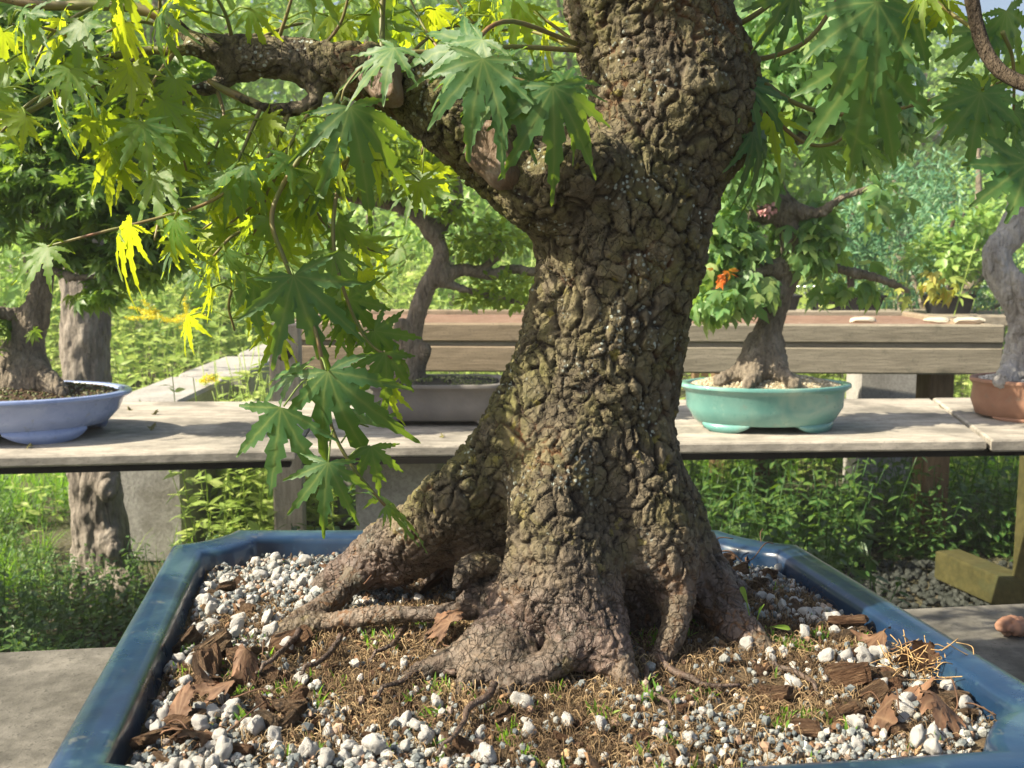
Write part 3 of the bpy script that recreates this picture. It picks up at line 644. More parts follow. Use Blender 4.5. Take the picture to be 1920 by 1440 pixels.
def gravel():
    g = Geo(); T = [pebble(1, s, .3, .7, .72) for s in range(5)]; n = 12000
    P = soil_pts(n, lambda x, y: 1 - .93 * mossy(x, y)); z = soil_h(P[:, 0], P[:, 1]); s = R.uniform(.0016, .0038, n) * (1 + .5 * (R.rand(n) < .12))
    Mx = randrot(n) * s[:, None, None]; k = R.randint(5, size=n); rn = R.rand(n)
    pos = np.c_[P, z + s * .45 + .004 * (R.rand(n) < .3)]
    for i, t in enumerate(T): inst(g, t, pos[k == i], Mx[k == i], rnd=rn[k == i])
    b = NB('grey_gravel'); c = b.ramp(b.attr('rnd'), (0, (.11, .13, .14)), (.4, (.21, .23, .23)), (.7, (.31, .31, .28)), (.84, (.62, .60, .55)), (.96, (.28, .18, .12)))
    c = b.mix(b.ramp(b.noise(600, 2), (.5, 0.), (.65, .5)), c, (.10, .10, .09))
    tag(g.build('gravel', b.fin(c, .85, .3, b.bump(b.noise(900, 2), .4, .0008)), smooth=False), 'loose grey and cream gravel covering the soil of the blue pot', 'gravel', kind='stuff')
gravel()
def crumbs():
    g = Geo(); T = [pebble(1, s + 9, .4, .45, .5) for s in range(4)]; n = 3800
    P = soil_pts(n, lambda x, y: np.clip(.25 + .6 * sstep(vnoise(np.stack([x * 16, y * 16, x * 0], -1), 19), -.1, .5), 0, 1)); z = soil_h(P[:, 0], P[:, 1]); s = R.lognormal(-6.2, .45, n)
    k = R.randint(4, size=n); Mx = randrot(n) * s[:, None, None] * np.array([1.5, .8, .6]); rn = R.rand(n)
    for i, t in enumerate(T): inst(g, t, np.c_[P, z + s * .5 + .003 * R.rand(n)][k == i], Mx[k == i], rnd=rn[k == i])
    b = NB('bark_crumb'); c = b.ramp(b.attr('rnd'), (0, (.05, .03, .02)), (.5, (.16, .09, .05)), (.85, (.32, .20, .11)), (1, (.45, .33, .18)))
    tag(g.build('bark_litter', b.fin(c, .9, .2, b.bump(b.noise(500, 3), .7, .002)), smooth=False), 'fine brown bark crumbs mixed into the gravel of the blue pot', 'bark litter', kind='stuff')
crumbs()
def pumice():
    b = NB('white_pumice'); c = b.ramp(b.noise(120, 3), (.3, (.60, .58, .54)), (.5, (.76, .74, .70)), (.7, (.82, .80, .77)))
    c = b.mix(b.ramp(b.noise(45, 3), (.60, 0.), (.74, .6)), c, (.38, .33, .25))
    mat = b.fin(c, .9, .2, b.bump(b.noise(420, 3, .7), .8, .0025, b.bump(b.vor(300), .5, .0015)))
    prot = []
    for s in range(9):
        g = Geo(); g.add(*(lambda t: (t[0], (t[1], [])))(pebble(3, 30 + s, .42, .78, .80))); me = g.mesh('pumice_stone'); me.materials.append(mat); prot.append(me)
    def dens(x, y):
        L = np.exp(-((x + .25) / .07) ** 2 - ((y - .80) / .20) ** 2) * 1.0 + np.exp(-((x + .17) / .10) ** 2 - ((y - .63) / .07) ** 2) * .8
        Rr = np.exp(-((x - .27) / .06) ** 2 - ((y - .80) / .17) ** 2) * .8; F = np.exp(-((y - .6) / .06) ** 2) * .13
        return np.clip(L + Rr + F + .04, 0, 1) * (1 - .6 * mossy(x, y))
    P = soil_pts(298, dens); z = soil_h(P[:, 0], P[:, 1])
    for i, (x, y) in enumerate(P):
        o = bpy.data.objects.new('pumice_stone', prot[i % 9]); COL.objects.link(o)
        s = float(np.clip(R.lognormal(-5.22, .25), .0034, .0080)); o.scale = (s * R.uniform(.85, 1.2), s, s * R.uniform(.75, 1)); o.rotation_euler = tuple(R.rand(3) * 6)
        o.location = (x, y, z[i] + s * .8 + (.004 if R.rand() < .3 else 0))
        reg = 'along the left inner side of the blue pot' if x < -.17 else ('in the right part of the blue pot' if x > .2 else ('behind the trunk in the blue pot' if y > .9 else 'in front of the roots in the blue pot'))
        near = (' close to the back' if y > .86 else ' near the middle' if y > .72 else ' towards the front') if abs(x - .01) > .19 else (' left of centre' if x < -.05 else ' right of centre' if x > .09 else ' below the trunk')
        size = 'large' if s > .0075 else 'small' if s < .0055 else 'middling'
        tag(o, size + ' white pumice stone ' + reg.replace(' of the blue pot', '').replace(' in the blue pot', '').replace('the left inner side', 'the left side of the blue pot') + near, 'stone', 'white pumice stones ' + reg)
pumice()
def fibres():
    g = Geo(); n = 17000; P = soil_pts(n, lambda x, y: np.clip(mossy(x, y) * .95 + .13, 0, 1) * sstep(vnoise(np.stack([x * 40, y * 40, x * 0], -1), 12), -1.1, .1)); z = soil_h(P[:, 0], P[:, 1])
    m = 5; a = R.rand(n) * 2 * math.pi; L = R.uniform(.004, .020, n) * (1 + (R.rand(n) < .06)); cur = R.normal(0, 1.1, n); rise = R.uniform(.001, .010, n); pts = np.zeros((n, m, 3)); p = np.c_[P, z + .0005]
    for k in range(m):
        pts[:, k] = p; ang = a + cur * k / m; t = (k + 1) / m
        p = p + np.stack([np.cos(ang) * L / m, np.sin(ang) * L / m, rise * (math.cos(math.pi * t)) * .9], -1)
    w = R.uniform(.00014, .00042, n); T_ = nrm(np.gradient(pts, axis=1)); X = nrm(np.cross(T_, [0, 0, 1.])); Z = np.array([0, 0, 1.])
    V = np.stack([pts + X * w[:, None, None], pts - X * w[:, None, None], pts + Z * w[:, None, None] * 1.4], 2).reshape(n, -1, 3)
    q = []
    for k in range(m - 1):
        for j in range(3): q.append((k * 3 + j, k * 3 + (j + 1) % 3, k * 3 + 3 + (j + 1) % 3, k * 3 + 3 + j))
    q = np.array(q)[None] + (np.arange(n) * m * 3)[:, None, None]; g.add(V.reshape(-1, 3), ([], q.reshape(-1, 4)), rnd=np.repeat(np.clip(R.rand(n) * .75 + .35 * vnoise(np.c_[P * 28, P[:, 0] * 0], 15), 0, 1), m * 3))
    b = NB('dry_moss_fibre'); c = b.ramp(b.attr('rnd'), (0, (.07, .045, .028)), (.4, (.17, .115, .065)), (.75, (.34, .24, .13)), (1, (.50, .38, .22)))
    tag(g.build('dry_moss', b.fin(c, .8, .2)), 'tangled tan dry moss fibres spread around the maple roots', 'dry moss', kind='stuff')
    g = Geo(); n = 380; P = soil_pts(n, lambda x, y: np.clip(mossy(x, y) * .8 * (y < .86) + .02, 0, 1) * sstep(vnoise(np.stack([x * 30, y * 30, x * 0], -1), 8), -.1, .35)); z = soil_h(P[:, 0], P[:, 1])
    for k in range(4):
        scatter_leaves(g, [LANCE], np.c_[P, z] + R.normal(0, .0015, (n, 3)) * [1, 1, 0], R.uniform(.004, .013, n), nrm(R.normal(0, .5, (n, 3)) * [1, 1, 0] + [0, 0, 1]), rdir(n))
    tag(g.build('moss_grass', M['grass']), 'tiny bright green grass shoots sprouting between the maple roots', 'grass', kind='stuff')
fibres()
def chips():
    b = NB('bark_chip'); oi = b.n('ShaderNodeObjectInfo'); c = b.ramp(b.noise(1.6, 5, .75, (.35, 1.6, 1.6)), (.3, (.07, .035, .02)), (.46, (.19, .10, .055)), (.58, (.32, .19, .11)), (.7, (.50, .34, .20))); c = b.mix(b.math('MULTIPLY', oi.outputs['Random'], .55), c, b.ramp(b.noise(5, 3), (.4, (.10, .085, .05)), (.65, (.30, .25, .17))))
    mat = b.fin(c, .85, .2, b.bump(b.noise(4.5, 5, .75, (.2, 1.5, 1.5)), 1., .5))
    def chip(seed):
        rs = np.random.RandomState(seed); n = 9; u = np.linspace(-1, 1, n); V = []; X, Y = np.meshgrid(u, u, indexing='ij')
        V0, T0 = ico(3); V0 = np.sign(V0) * np.abs(V0) ** .42 * [1, .55 + .25 * rs.rand(), .34]; V0 = V0 * (1 + .20 * fbm(V0 * 1.7 + seed, 3, seed))[:, None] + .10 * fbm(V0 * [1.2, 7, 7], 2, seed)[:, None] * V0; V0[:, 2] += .25 * rs.uniform(-1, 1) * V0[:, 0] ** 2 + .05 * np.sin(V0[:, 1] * 18 + seed)
        g = Geo(); g.add(V0, (T0, [])); me = g.mesh('bark_chip', False); me.materials.append(mat); return me
    prot = [chip(s) for s in range(8)]; KS = 1.08
    spots = []
    def grp(px0, py0, px1, py1, n, smin, smax, text):
        for _ in range(n):
            p = onz(R.uniform(px0, px1), R.uniform(py0, py1), .835)
            if inside(p[:1], p[1:2], pot_outline(.05))[0]: spots.append((p[0], p[1], KS * R.uniform(smin, smax), text))
    grp(340, 1040, 480, 1160, 7, .008, .015, 'at the back left corner of the blue pot')
    grp(270, 1190, 560, 1430, 24, .008, .016, 'at the front left of the blue pot')
    grp(1320, 1030, 1520, 1110, 15, .008, .015, 'beside the back right corner of the blue pot')
    grp(1580, 1180, 1860, 1390, 26, .008, .015, 'by the right inner wall of the blue pot')
    grp(1430, 1120, 1640, 1380, 12, .005, .011, 'among the stones right of the trunk')
    grp(560, 1330, 1400, 1425, 12, .005, .010, 'on the gravel in front of the roots')
    for i, (x, y, s, t) in enumerate(spots):
        size = 'big' if s > .0155 else 'small' if s < .0105 else 'mid sized'; side = 'on its left side' if i % 2 else 'on its right side'
        o = bpy.data.objects.new('bark_chip', prot[i % 8]); COL.objects.link(o); o.scale = (s, s * R.uniform(.7, 1.1), s * R.uniform(.7, 1.2))
        o.rotation_euler = (R.normal(0, .5), R.normal(0, .5), R.rand() * 6); o.location = (x, y, float(soil_h(np.array([x]), np.array([y]))[0]) + s * .45)
        tag(o, size + ' brown fibrous bark chip ' + t, 'bark chip', 'bark chips ' + t)
chips()
def dry_leaves():
    b = NB('dead_leaf'); c = b.ramp(b.noise(50, 3), (.3, (.055, .03, .018)), (.55, (.13, .07, .04)), (.75, (.24, .13, .075))); c = b.mix(b.math('MULTIPLY', b.math('POWER', b.attr('vein'), 4.0), .4), c, (.26, .17, .10))
    mat = b.fin(c, .7, .3, b.bump(b.noise(200, 3), .5, .002))
    L = [(330, 1330, .030, .5, 'dark brown dead leaf tucked against the left inner wall of the pot'), (470, 1240, .028, 2.9, 'small grey brown dead leaf among the white stones at left'), (1320, 1040, .03, 1.1, 'dark dead leaf pressed between the trunk and the back litter'), (1420, 1030, .028, 2.2, 'dark brown dead leaf rightmost in the back litter'), (1640, 1330, .03, 3.0, 'brown dead leaf folded over pebbles right of the moss'), (1800, 1290, .03, .2, 'orange brown dead leaf wedged at the right wall of the pot'),
         (770, 1115, .045, -.9, 'grey brown crumpled dead leaf leaning on the left root'), (840, 1215, .034, .4, 'reddish brown curled dead leaf lying in front of the trunk'), (430, 1290, .036, 1.2, 'folded dull brown dead leaf near the left inner wall of the pot'), (385, 1360, .034, 2.2, 'wide flattened tan dead leaf in the front left of the pot'),
         (1350, 1020, .034, .3, 'dark crumpled dead leaf topmost of the litter by the back rim'), (1390, 1050, .034, 1.9, 'dark brown dead leaf lying low in the litter by the back rim'), (1690, 1300, .036, -.6, 'curled brown dead leaf in the right of the pot'), (1775, 1330, .032, 2.6, 'small cupped brown dead leaf close to the front right notch'), (1660, 1210, .03, .9, 'sunlit orange brown dead leaf against the right rim'), (640, 1100 - 30, .026, 1.0, 'scrap of grey dead leaf lodged behind the left root'), (1740, 1240, .03, 1.7, 'papery tan dead leaf by the straw tangle')]
    for i, (px, py, s, rz, lab) in enumerate(L):
        p = onz(px, py, .842); t = palmate(A7, [.45, .65, .85, .95, .9, .6, .4], .17, 5, .4, .0, .36, .3, 0, 100 + i); V = t[0].copy()
        f = R.uniform(2.2, 3.4); V[:, 2] = .40 * np.sin(V[:, 0] * f + i) + .30 * np.sin(V[:, 1] * f * 1.2 + 2 * i) + V[:, 2]; V[:, 0] *= .75
        g = Geo(); g.add(V * s, (t[1], t[2]), vein=t[3]['vein']); st = Geo()
        o = g.build('dead_leaf', mat); o.location = (p[0], p[1], float(soil_h(p[:1], p[1:2])[0]) + s * .28); o.rotation_euler = (R.normal(0, .35), R.normal(0, .35), rz)
        tag(o, lab, 'dead leaf')
        tube(st, smooth_path(np.array([(0, 0, 0), (-.2, -.25, .15), (-.1, -.7, .45), (.1, -1.1, .3)]) * s * 1.1), .0006, 5, rnd=.5); c_ = st.build('leaf_stalk', mat, o)
dry_leaves()
def sprout():
    p = onz(1412, 1195, .84); r = empty('green_sprout', p, 'small green seedling with three strap leaves beside the right root', 'seedling')
    for a, L, up, w in ((-.5, .040, .045, .004), (.35, .028, .03, .004), (.9, .050, .012, .005)):
        g = Geo(); n = 9; t = np.linspace(0, 1, n); d = np.array([math.sin(a), -.25, 0]); C_ = p + np.outer(t * L * .7, d) + np.c_[t * 0, t * 0, up * np.sin(t * 2.2 if up < .02 else t * 1.5)]
        ww = w * (.18 + .8 * sstep(t, .45, .75)) * (1 - sstep(t, .85, 1.05) * .8); s = nrm(np.cross(d, [0, 0, 1.])) * .3 + np.array([.6, 0, .4])
        V = np.stack([C_ - s * ww[:, None], C_ + np.array([0, .001, -.0005]), C_ + s * ww[:, None]], 1).reshape(-1, 3); q = []
        for k in range(n - 1): q += [(3 * k, 3 * k + 3, 3 * k + 4, 3 * k + 1), (3 * k + 1, 3 * k + 4, 3 * k + 5, 3 * k + 2)]
        g.add(V, ([], q), rnd=.9, vein=np.tile([0, .6, 0], n)); child(g, 'leaf', M['grass'], r)
sprout()
def straw():
    g = Geo()
    c = onz(1720, 1235, .845)
    for i in range(60):
        a = R.rand() * 6; p = c + R.normal(0, .012, 3) * [1.4, 1, .35]; L = R.uniform(.006, .018); d = np.array([math.cos(a), math.sin(a), R.uniform(-.3, .4)])
        tube(g, smooth_path([p, p + d * L * .5 + R.normal(0, .004, 3), p + d * L + R.normal(0, .006, 3)], 3), .0004, 4)
    b = NB('straw'); tag(g.build('straw_tangle', b.fin(b.ramp(b.noise(200), (.3, (.30, .18, .08)), (.7, (.55, .38, .18))), .7, .2)), 'tangle of straw coloured dry rootlets against the right rim', 'straw', kind='stuff')
straw()

# ============================================================ MIDDLE BENCH WITH ITS BONSAI
def mid_bench():
    r = empty('display_bench', (0, 2.5, 0), 'long pale weathered board bench behind the maple carrying the row of smaller bonsai', 'bench')
    def slab(p, z0=BZ - .024, z1=BZ, nm='board', m='bench_wood'):
        g = Geo(); prism(g, p, z0, z1, .004); return child(g, nm, M[m], r, False)
    fl0, fl1, fr0 = onz(-500, 868, BZ), onz(552, 844, BZ), onz(2500, 817, BZ)
    bl, bm_, br = onz(-500, 756, BZ), onz(640, 752, BZ), onz(2500, 741, BZ)
    a = onz(556, 841, BZ); b1 = onz(1850, 825, BZ); b2 = onz(1853, 824, BZ)
    s = slab([fl0, fl1, onz(612, 752, BZ), bl]); s['label'] = 'greyer left board'
    slab([a + [.0, .015, 0], b1, onz(1745, 747, BZ), onz(616, 752, BZ)]); slab([b2 - [0, .018, 0], fr0, br, onz(1749, 747, BZ)], BZ - .026, BZ + .002)
    for P, Q in ((fl0, fl1), (a, fr0)):
        d = nrm(Q - P); g = Geo(); nn = np.array([-d[1], d[0], 0]); prism(g, [P + nn * .012 + d * .01, Q + nn * .012 - d * .01, Q + nn * .05 - d * .01, P + nn * .05 + d * .01], BZ - .040, BZ - .026, .002); child(g, 'batten', M['dark_gap'], r, False)
    for px, nm, x2 in ((712, 'concrete', 790), (-900, 'concrete', 0), (2700, 'concrete', 0)):
        p = onz(px, 850, BZ); g = Geo(); box(g, (p[0], 2.62, (BZ - .045) / 2), (.20, .40, BZ - .05), 0, .006); child(g, 'pedestal', M[nm], r, False)
mid_bench()

def oval_ring(cx, cy, a, b, z, p=2.0, n=64):
    th = np.arange(n) * 2 * math.pi / n; c, s = np.cos(th), np.sin(th)
    return np.stack([cx + a * np.sign(c) * np.abs(c) ** (2 / p), cy + b * np.sign(s) * np.abs(s) ** (2 / p), np.full(n, z)], -1)
def oval_pot(c, a, b, h, mat, label, p=2.0, lip=.018, base=.82, foot=.018, cloud=False, soilmat=None, bulge=0, rz=0):
    r = empty('bonsai_pot', (c[0], c[1], BZ), label, 'plant pot'); z0 = BZ
    pr = [(base * .96, foot), (base, foot + .004), (base + (1 - base) * .45 + bulge, foot + (h - foot) * .4), (1 - lip / a * .9 + bulge * .3, h - .020), (1 - .3 * lip / a, h - .012), (1.0, h - .008), (1.0, h - .002), (.992, h), (1 - lip / a, h), (1 - lip / a - .015, h - .003), (1 - lip / a - .03, h - .03)]
    g = Geo(); loft(g, [oval_ring(c[0], c[1], a * k, b * k, z0 + z, p) for k, z in pr[:6]]); loft(g, [oval_ring(c[0], c[1], a * base * .96, b * base * .96, z0 + foot, p), oval_ring(c[0], c[1], a * .1, b * .1, z0 + foot, p)])
    child(g, 'body', mat, r); g = Geo(); loft(g, [oval_ring(c[0], c[1], a * k, b * k, z0 + z, p) for k, z in pr[5:]]); child(g, 'rim', mat, r)
    for sx in (-1, 1):
        for sy in (-1, 1):
            g = Geo(); n = 14; th0 = math.pi * (.24 if not cloud else .24); rings = []
            cen = math.atan2(sy * 1.0, sx * 1.0); 
            for k in range(n):
                u = (k / (n - 1) - .5) * 2; th = cen + u * .42 * (1 if sx * sy > 0 else 1); hh = foot * (1 - (abs(u) ** 3) * .85)
                pt = np.array([math.copysign(abs(math.cos(th)) ** (2 / p), math.cos(th)), math.copysign(abs(math.sin(th)) ** (2 / p), math.sin(th))])
                o_, i_ = pt * [a * base * .99, b * base * .99], pt * [a * base * .86, b * base * .86]
                rings.append([[c[0] + o_[0], c[1] + o_[1], z0 + foot + .003], [c[0] + o_[0] * 1.005, c[1] + o_[1] * 1.005, z0 + foot - hh], [c[0] + i_[0], c[1] + i_[1], z0 + foot - hh], [c[0] + i_[0], c[1] + i_[1], z0 + foot + .003]])
            loft(g, [np.array(q) for q in rings]); g.add(np.array(rings[0]), [(0, 1, 2, 3)]); g.add(np.array(rings[-1]), [(3, 2, 1, 0)]); child(g, 'foot', mat, r)
    return r
def pot_soil(c, a, b, h, label, cols, mound=.02, n=1500, p=2.0, lip=.018, green=0, ctr=(0, 0), sz=.0035):
    g = Geo(); k = 1 - lip / a - .02; zt = BZ + h - .008; rings = []
    for s in (1, .85, .65, .45, .25, .02):
        q = oval_ring(c[0], c[1], a * k * s, b * k * s, 0, p); q[:, 2] = zt + mound * (1 - s ** 2) + .002 * vnoise(q * 60); rings.append(q)
    loft(g, rings); th = R.rand(n) * 2 * math.pi; s = np.sqrt(R.rand(n)) * .97
    P = np.stack([c[0] + a * k * s * np.sign(np.cos(th)) * np.abs(np.cos(th)) ** (2 / p), c[1] + b * k * s * np.sign(np.sin(th)) * np.abs(np.sin(th)) ** (2 / p), zt + mound * (1 - s ** 2) + .001], -1)
    inst(g, pebble(1, 3, .3, .7, .8), P, randrot(n) * R.uniform(sz * .6, sz * 1.4, n)[:, None, None], rnd=R.rand(n))
    bb = NB('pot_topdressing'); cc = bb.ramp(bb.attr('rnd'), *[(i / max(1, len(cols) - 1), q) for i, q in enumerate(cols)])
    o = g.build('potting_soil', bb.fin(cc, .9, .2, bb.bump(bb.noise(500), .4, .001)), smooth=False); tag(o, label, 'soil', kind='stuff'); return o
SAND = [(.30, .25, .16), (.42, .36, .24), (.52, .46, .34), (.60, .55, .42)]; DARK = [(.06, .04, .025), (.14, .09, .05), (.08, .12, .03), (.40, .36, .26)]

CY = onz(1428, 806, BZ); CYC = (at(1433, 760, 2.46)[0], 2.46)
oval_pot(CYC, .208, .135, .112, M['cyan_glaze'], 'turquoise glazed oval pot on the middle bench right of the big trunk', bulge=.015)
pot_soil(CYC, .208, .135, .112, 'sandy buff grit topping the turquoise pot', SAND, .03, 2600, sz=.003)
LIC = (at(-8, 780, 2.36)[0], 2.36)
oval_pot(LIC, .315, .21, .105, M['lilac_glaze'], 'lilac blue glazed oval pot on the left end of the middle bench', foot=.028, lip=.022)
pot_soil(LIC, .315, .21, .105, 'dark mossy crumbs topping the lilac blue pot', DARK, .025, 2600, lip=.022)
GRC = (at(822, 760, 2.58)[0], 2.58)
oval_pot(GRC, .178, .125, .105, M['grey_clay'], 'dull grey unglazed rectangular pot on the middle bench left of the big trunk', p=5, base=.90, foot=.014, bulge=-.02)
pot_soil(GRC, .178, .125, .105, 'dark grit and moss topping the grey pot', [(.05, .045, .035), (.12, .11, .09), (.10, .14, .03), (.4, .38, .2)], .012, 1500, p=5)
BRC = (at(1985, 760, 2.62)[0], 2.62)
oval_pot(BRC, .228, .15, .105, M['brown_clay'], 'reddish brown clay oval pot at the right end of the middle bench', base=.92, foot=.008, bulge=.02, lip=.012)
pot_soil(BRC, .228, .15, .105, 'whitish grit topping the brown clay pot', [(.3, .28, .25), (.5, .48, .45), (.62, .6, .57)], .02, 1500, lip=.012)

def sk_tree(root, chains, mat, h=.008, amp=.002, freq=60, lv=2, lo=None, hi=None):
    allP = np.vstack([c[0] for c in chains]); rm = max(c[1].max() for c in chains)
    V, Q = surface_nets(allP.min(0) - rm - .02, allP.max(0) + rm + .02, h, chains); V = project(V, chains, 2); V, Q = subsurf(V, Q, lv); V = project(V, chains, 1)
    N = vnormals(V, Q); f1, f2, _c = voro(V * np.array([1, 1, .42]) * freq * 1.3 + .4 * vnoise(V * 30)[:, None], 9); V = V + N * (amp * fbm(V * np.array([1, 1, .5]) * freq, 3, 5) + amp * .8 * sstep(f2 - f1, 0, .35) + amp * .35 * fbm(V * 190, 2, 6))[:, None]; g = Geo(); g.add(V, ([], Q)); return child(g, 'trunk', mat, root)
def crown(root, name, mat, tmpls, blobs, n, size, droop=.5, up=(0, -.3, 1), parent=None, rnd=None, outward=.6):
    """leaves through the volume of several blobs: (px, py, Y, rx, ry, rz)"""
    B = np.array([[*at(b[0], b[1], b[2]), *b[3:6]] for b in blobs]); vol = (B[:, 3] * B[:, 4] * B[:, 5]) ** .67; k = R.choice(len(B), n, p=vol / vol.sum())
    d = rdir(n) * (R.rand(n, 1) ** .45); P = B[k, :3] + d * B[k, 3:6]; keep = (vnoise(P / size / 4.0, 77) > -.30) | (n < 60); P = P[keep]; d = d[keep]; n = len(P)
    tip = d * outward + R.normal(0, .45, (n, 3)) + [0, 0, -droop]; nor = np.array(up) + R.normal(0, .45, (n, 3)) + d * .3
    g = Geo(); scatter_leaves(g, tmpls, P, size * R.uniform(.65, 1.2, n), tip, nor, rnd if rnd is None else rnd(P)); return child(g, name, mat, parent or root)
def limbs(root, mat, segs, name='limb'):
    for s in segs:
        P = np.array([[*at(a, b, Y), r * Y / FPX] for a, b, Y, r in s]); Q = smooth_path(P, 4); g = Geo(); tube(g, Q[:, :3], np.maximum(Q[:, 3], .0012), 8, .15); child(g, name, mat, root)

# --- tree in the turquoise pot
T = empty('trident_bonsai', (CYC[0], CYC[1], BZ + .12), 'trident maple bonsai with flared grey trunk growing in the turquoise pot', 'bonsai tree')
sk_tree(T, [chain([(1425, 725, 2.46, 40), (1428, 680, 2.46, 31), (1440, 620, 2.46, 24), (1460, 560, 2.46, 21), (1484, 500, 2.46, 19), (1482, 440, 2.46, 17), (1464, 380, 2.46, 16), (1450, 330, 2.46, 16), (1448, 280, 2.46, 15), (1470, 200, 2.46, 11), (1460, 100, 2.46, 8), (1500, 0, 2.46, 5)], .03),
    chain([(1430, 668, 2.46, 20), (1388, 696, 2.42, 14), (1350, 712, 2.40, 11)], .04), chain([(1430, 660, 2.46, 30), (1412, 704, 2.38, 17), (1402, 722, 2.35, 11)], .04), chain([(1440, 668, 2.46, 20), (1468, 702, 2.39, 13), (1488, 720, 2.36, 12)], .04),
    chain([(1478, 500, 2.46, 20), (1420, 510, 2.42, 11), (1370, 530, 2.40, 8), (1330, 545, 2.4, 5)], .02), chain([(1455, 400, 2.46, 20), (1400, 410, 2.5, 12), (1340, 430, 2.5, 8), (1290, 400, 2.5, 5)], .02),
    chain([(1462, 385, 2.46, 18), (1530, 400, 2.42, 10), (1580, 370, 2.4, 6), (1640, 350, 2.4, 4)], .02), chain([(1480, 470, 2.46, 9), (1550, 500, 2.5, 8), (1640, 520, 2.5, 7), (1700, 545, 2.5, 4)], .02), chain([(1500, 260, 2.46, 10), (1560, 220, 2.45, 7), (1620, 180, 2.4, 4)], .02)], M['bark_grey'], .009, .003, 45)
crown(T, 'foliage', M['trident'], TRID, [(1360, 470, 2.42, .10, .12, .09), (1340, 560, 2.4, .07, .08, .05), (1560, 440, 2.5, .16, .15, .08), (1620, 380, 2.45, .12, .12, .07), (1560, 300, 2.5, .18, .15, .10), (1500, 200, 2.5, .22, .16, .14), (1620, 180, 2.5, .14, .13, .14), (1540, 60, 2.5, .2, .16, .14), (1420, 300, 2.4, .10, .10, .08), (1640, 470, 2.5, .10, .1, .05), (1580, 540, 2.5, .10, .1, .035), (1330, 430, 2.45, .10, .1, .10), (1400, 540, 2.42, .07, .08, .05), (1660, 260, 2.5, .14, .1, .12), (1500, 120, 2.5, .2, .15, .14), (1580, 420, 2.5, .14, .12, .08), (1650, 330, 2.5, .14, .1, .10), (1600, 240, 2.45, .16, .12, .08), (1540, 470, 2.42, .08, .08, .05)], 8000, .044, .8)
crown(T, 'foliage', M['fall'], TRID, [(1690, 555, 2.4, .05, .05, .035), (1755, 540, 2.4, .05, .05, .05), (1560, 520, 2.38, .05, .05, .04)], 90, .032, .9)
crown(T, 'orange_foliage', M['orange'], TRID, [(1356, 515, 2.30, .030, .02, .018)], 10, .020, .3)
crown(T, 'pink_foliage', M['pink'], [BLOB], [(1438, 392, 2.36, .018, .012, .012)], 40, .012, .3)
# --- tree in the grey pot
T = empty('slender_bonsai', (GRC[0], GRC[1], BZ + .1), 'slender curving bonsai with small oval leaves growing in the grey pot', 'bonsai tree')
sk_tree(T, [chain([(765, 720, 2.58, 38), (770, 685, 2.58, 23), (772, 640, 2.58, 18), (782, 590, 2.58, 16), (800, 540, 2.58, 16), (822, 500, 2.58, 15), (826, 470, 2.58, 14), (816, 440, 2.58, 13), (800, 420, 2.58, 14), (765, 395, 2.55, 11), (720, 382, 2.55, 8), (660, 375, 2.52, 5), (610, 360, 2.5, 3)], .02),
    chain([(810, 435, 2.58, 15), (838, 410, 2.6, 12), (858, 378, 2.6, 10), (850, 330, 2.6, 8), (800, 290, 2.6, 5)], .02), chain([(826, 520, 2.58, 16), (870, 505, 2.6, 11), (920, 515, 2.6, 10), (960, 505, 2.6, 8), (1030, 515, 2.6, 7)], .02),
    chain([(760, 640, 2.58, 16), (752, 610, 2.56, 12)], .02), chain([(786, 672, 2.58, 18), (796, 655, 2.56, 12)], .02), chain([(830, 530, 2.58, 8), (880, 545, 2.6, 6), (960, 565, 2.6, 4), (1000, 572, 2.6, 3)], .01), chain([(900, 508, 2.6, 8), (940, 470, 2.6, 6), (920, 440, 2.6, 4)], .01)], M['bark_grey'], .007, .002, 70)
crown(T, 'foliage', M['oval'], [OVAL], [(750, 330, 2.5, .16, .1, .06), (830, 290, 2.55, .12, .1, .06), (660, 320, 2.5, .10, .1, .06), (900, 450, 2.6, .10, .09, .05), (960, 540, 2.6, .10, .08, .05), (960, 440, 2.6, .1, .09, .05), (900, 560, 2.6, .06, .06, .02), (700, 260, 2.5, .15, .1, .07), (840, 390, 2.55, .05, .05, .03), (600, 250, 2.5, .12, .1, .06)], 4200, .024, .0, outward=1.0)
# --- tree in the lilac pot
T = empty('spreading_maple_bonsai', (LIC[0], LIC[1], BZ + .1), 'dense dark green small-leaved maple bonsai growing in the lilac blue pot', 'bonsai tree')
sk_tree(T, [chain([(32, 740, 2.36, 60), (38, 690, 2.36, 40), (50, 640, 2.36, 30), (66, 590, 2.36, 24), (80, 530, 2.36, 17), (86, 480, 2.36, 14), (92, 420, 2.36, 12), (120, 350, 2.36, 12), (150, 250, 2.36, 8), (180, 150, 2.36, 5)], .03), chain([(60, 600, 2.36, 22), (20, 590, 2.34, 12), (-30, 580, 2.3, 10)], .02),
    chain([(40, 690, 2.36, 40), (95, 720, 2.3, 20), (120, 735, 2.28, 10)], .04), chain([(85, 500, 2.36, 10), (140, 520, 2.3, 6), (200, 510, 2.3, 4), (260, 480, 2.3, 3)], .01), chain([(90, 430, 2.36, 12), (180, 400, 2.3, 8), (280, 380, 2.3, 5)], .01), chain([(95, 410, 2.36, 12), (20, 360, 2.3, 8), (-60, 330, 2.3, 5)], .01)], M['bark_grey'], .009, .003, 45)
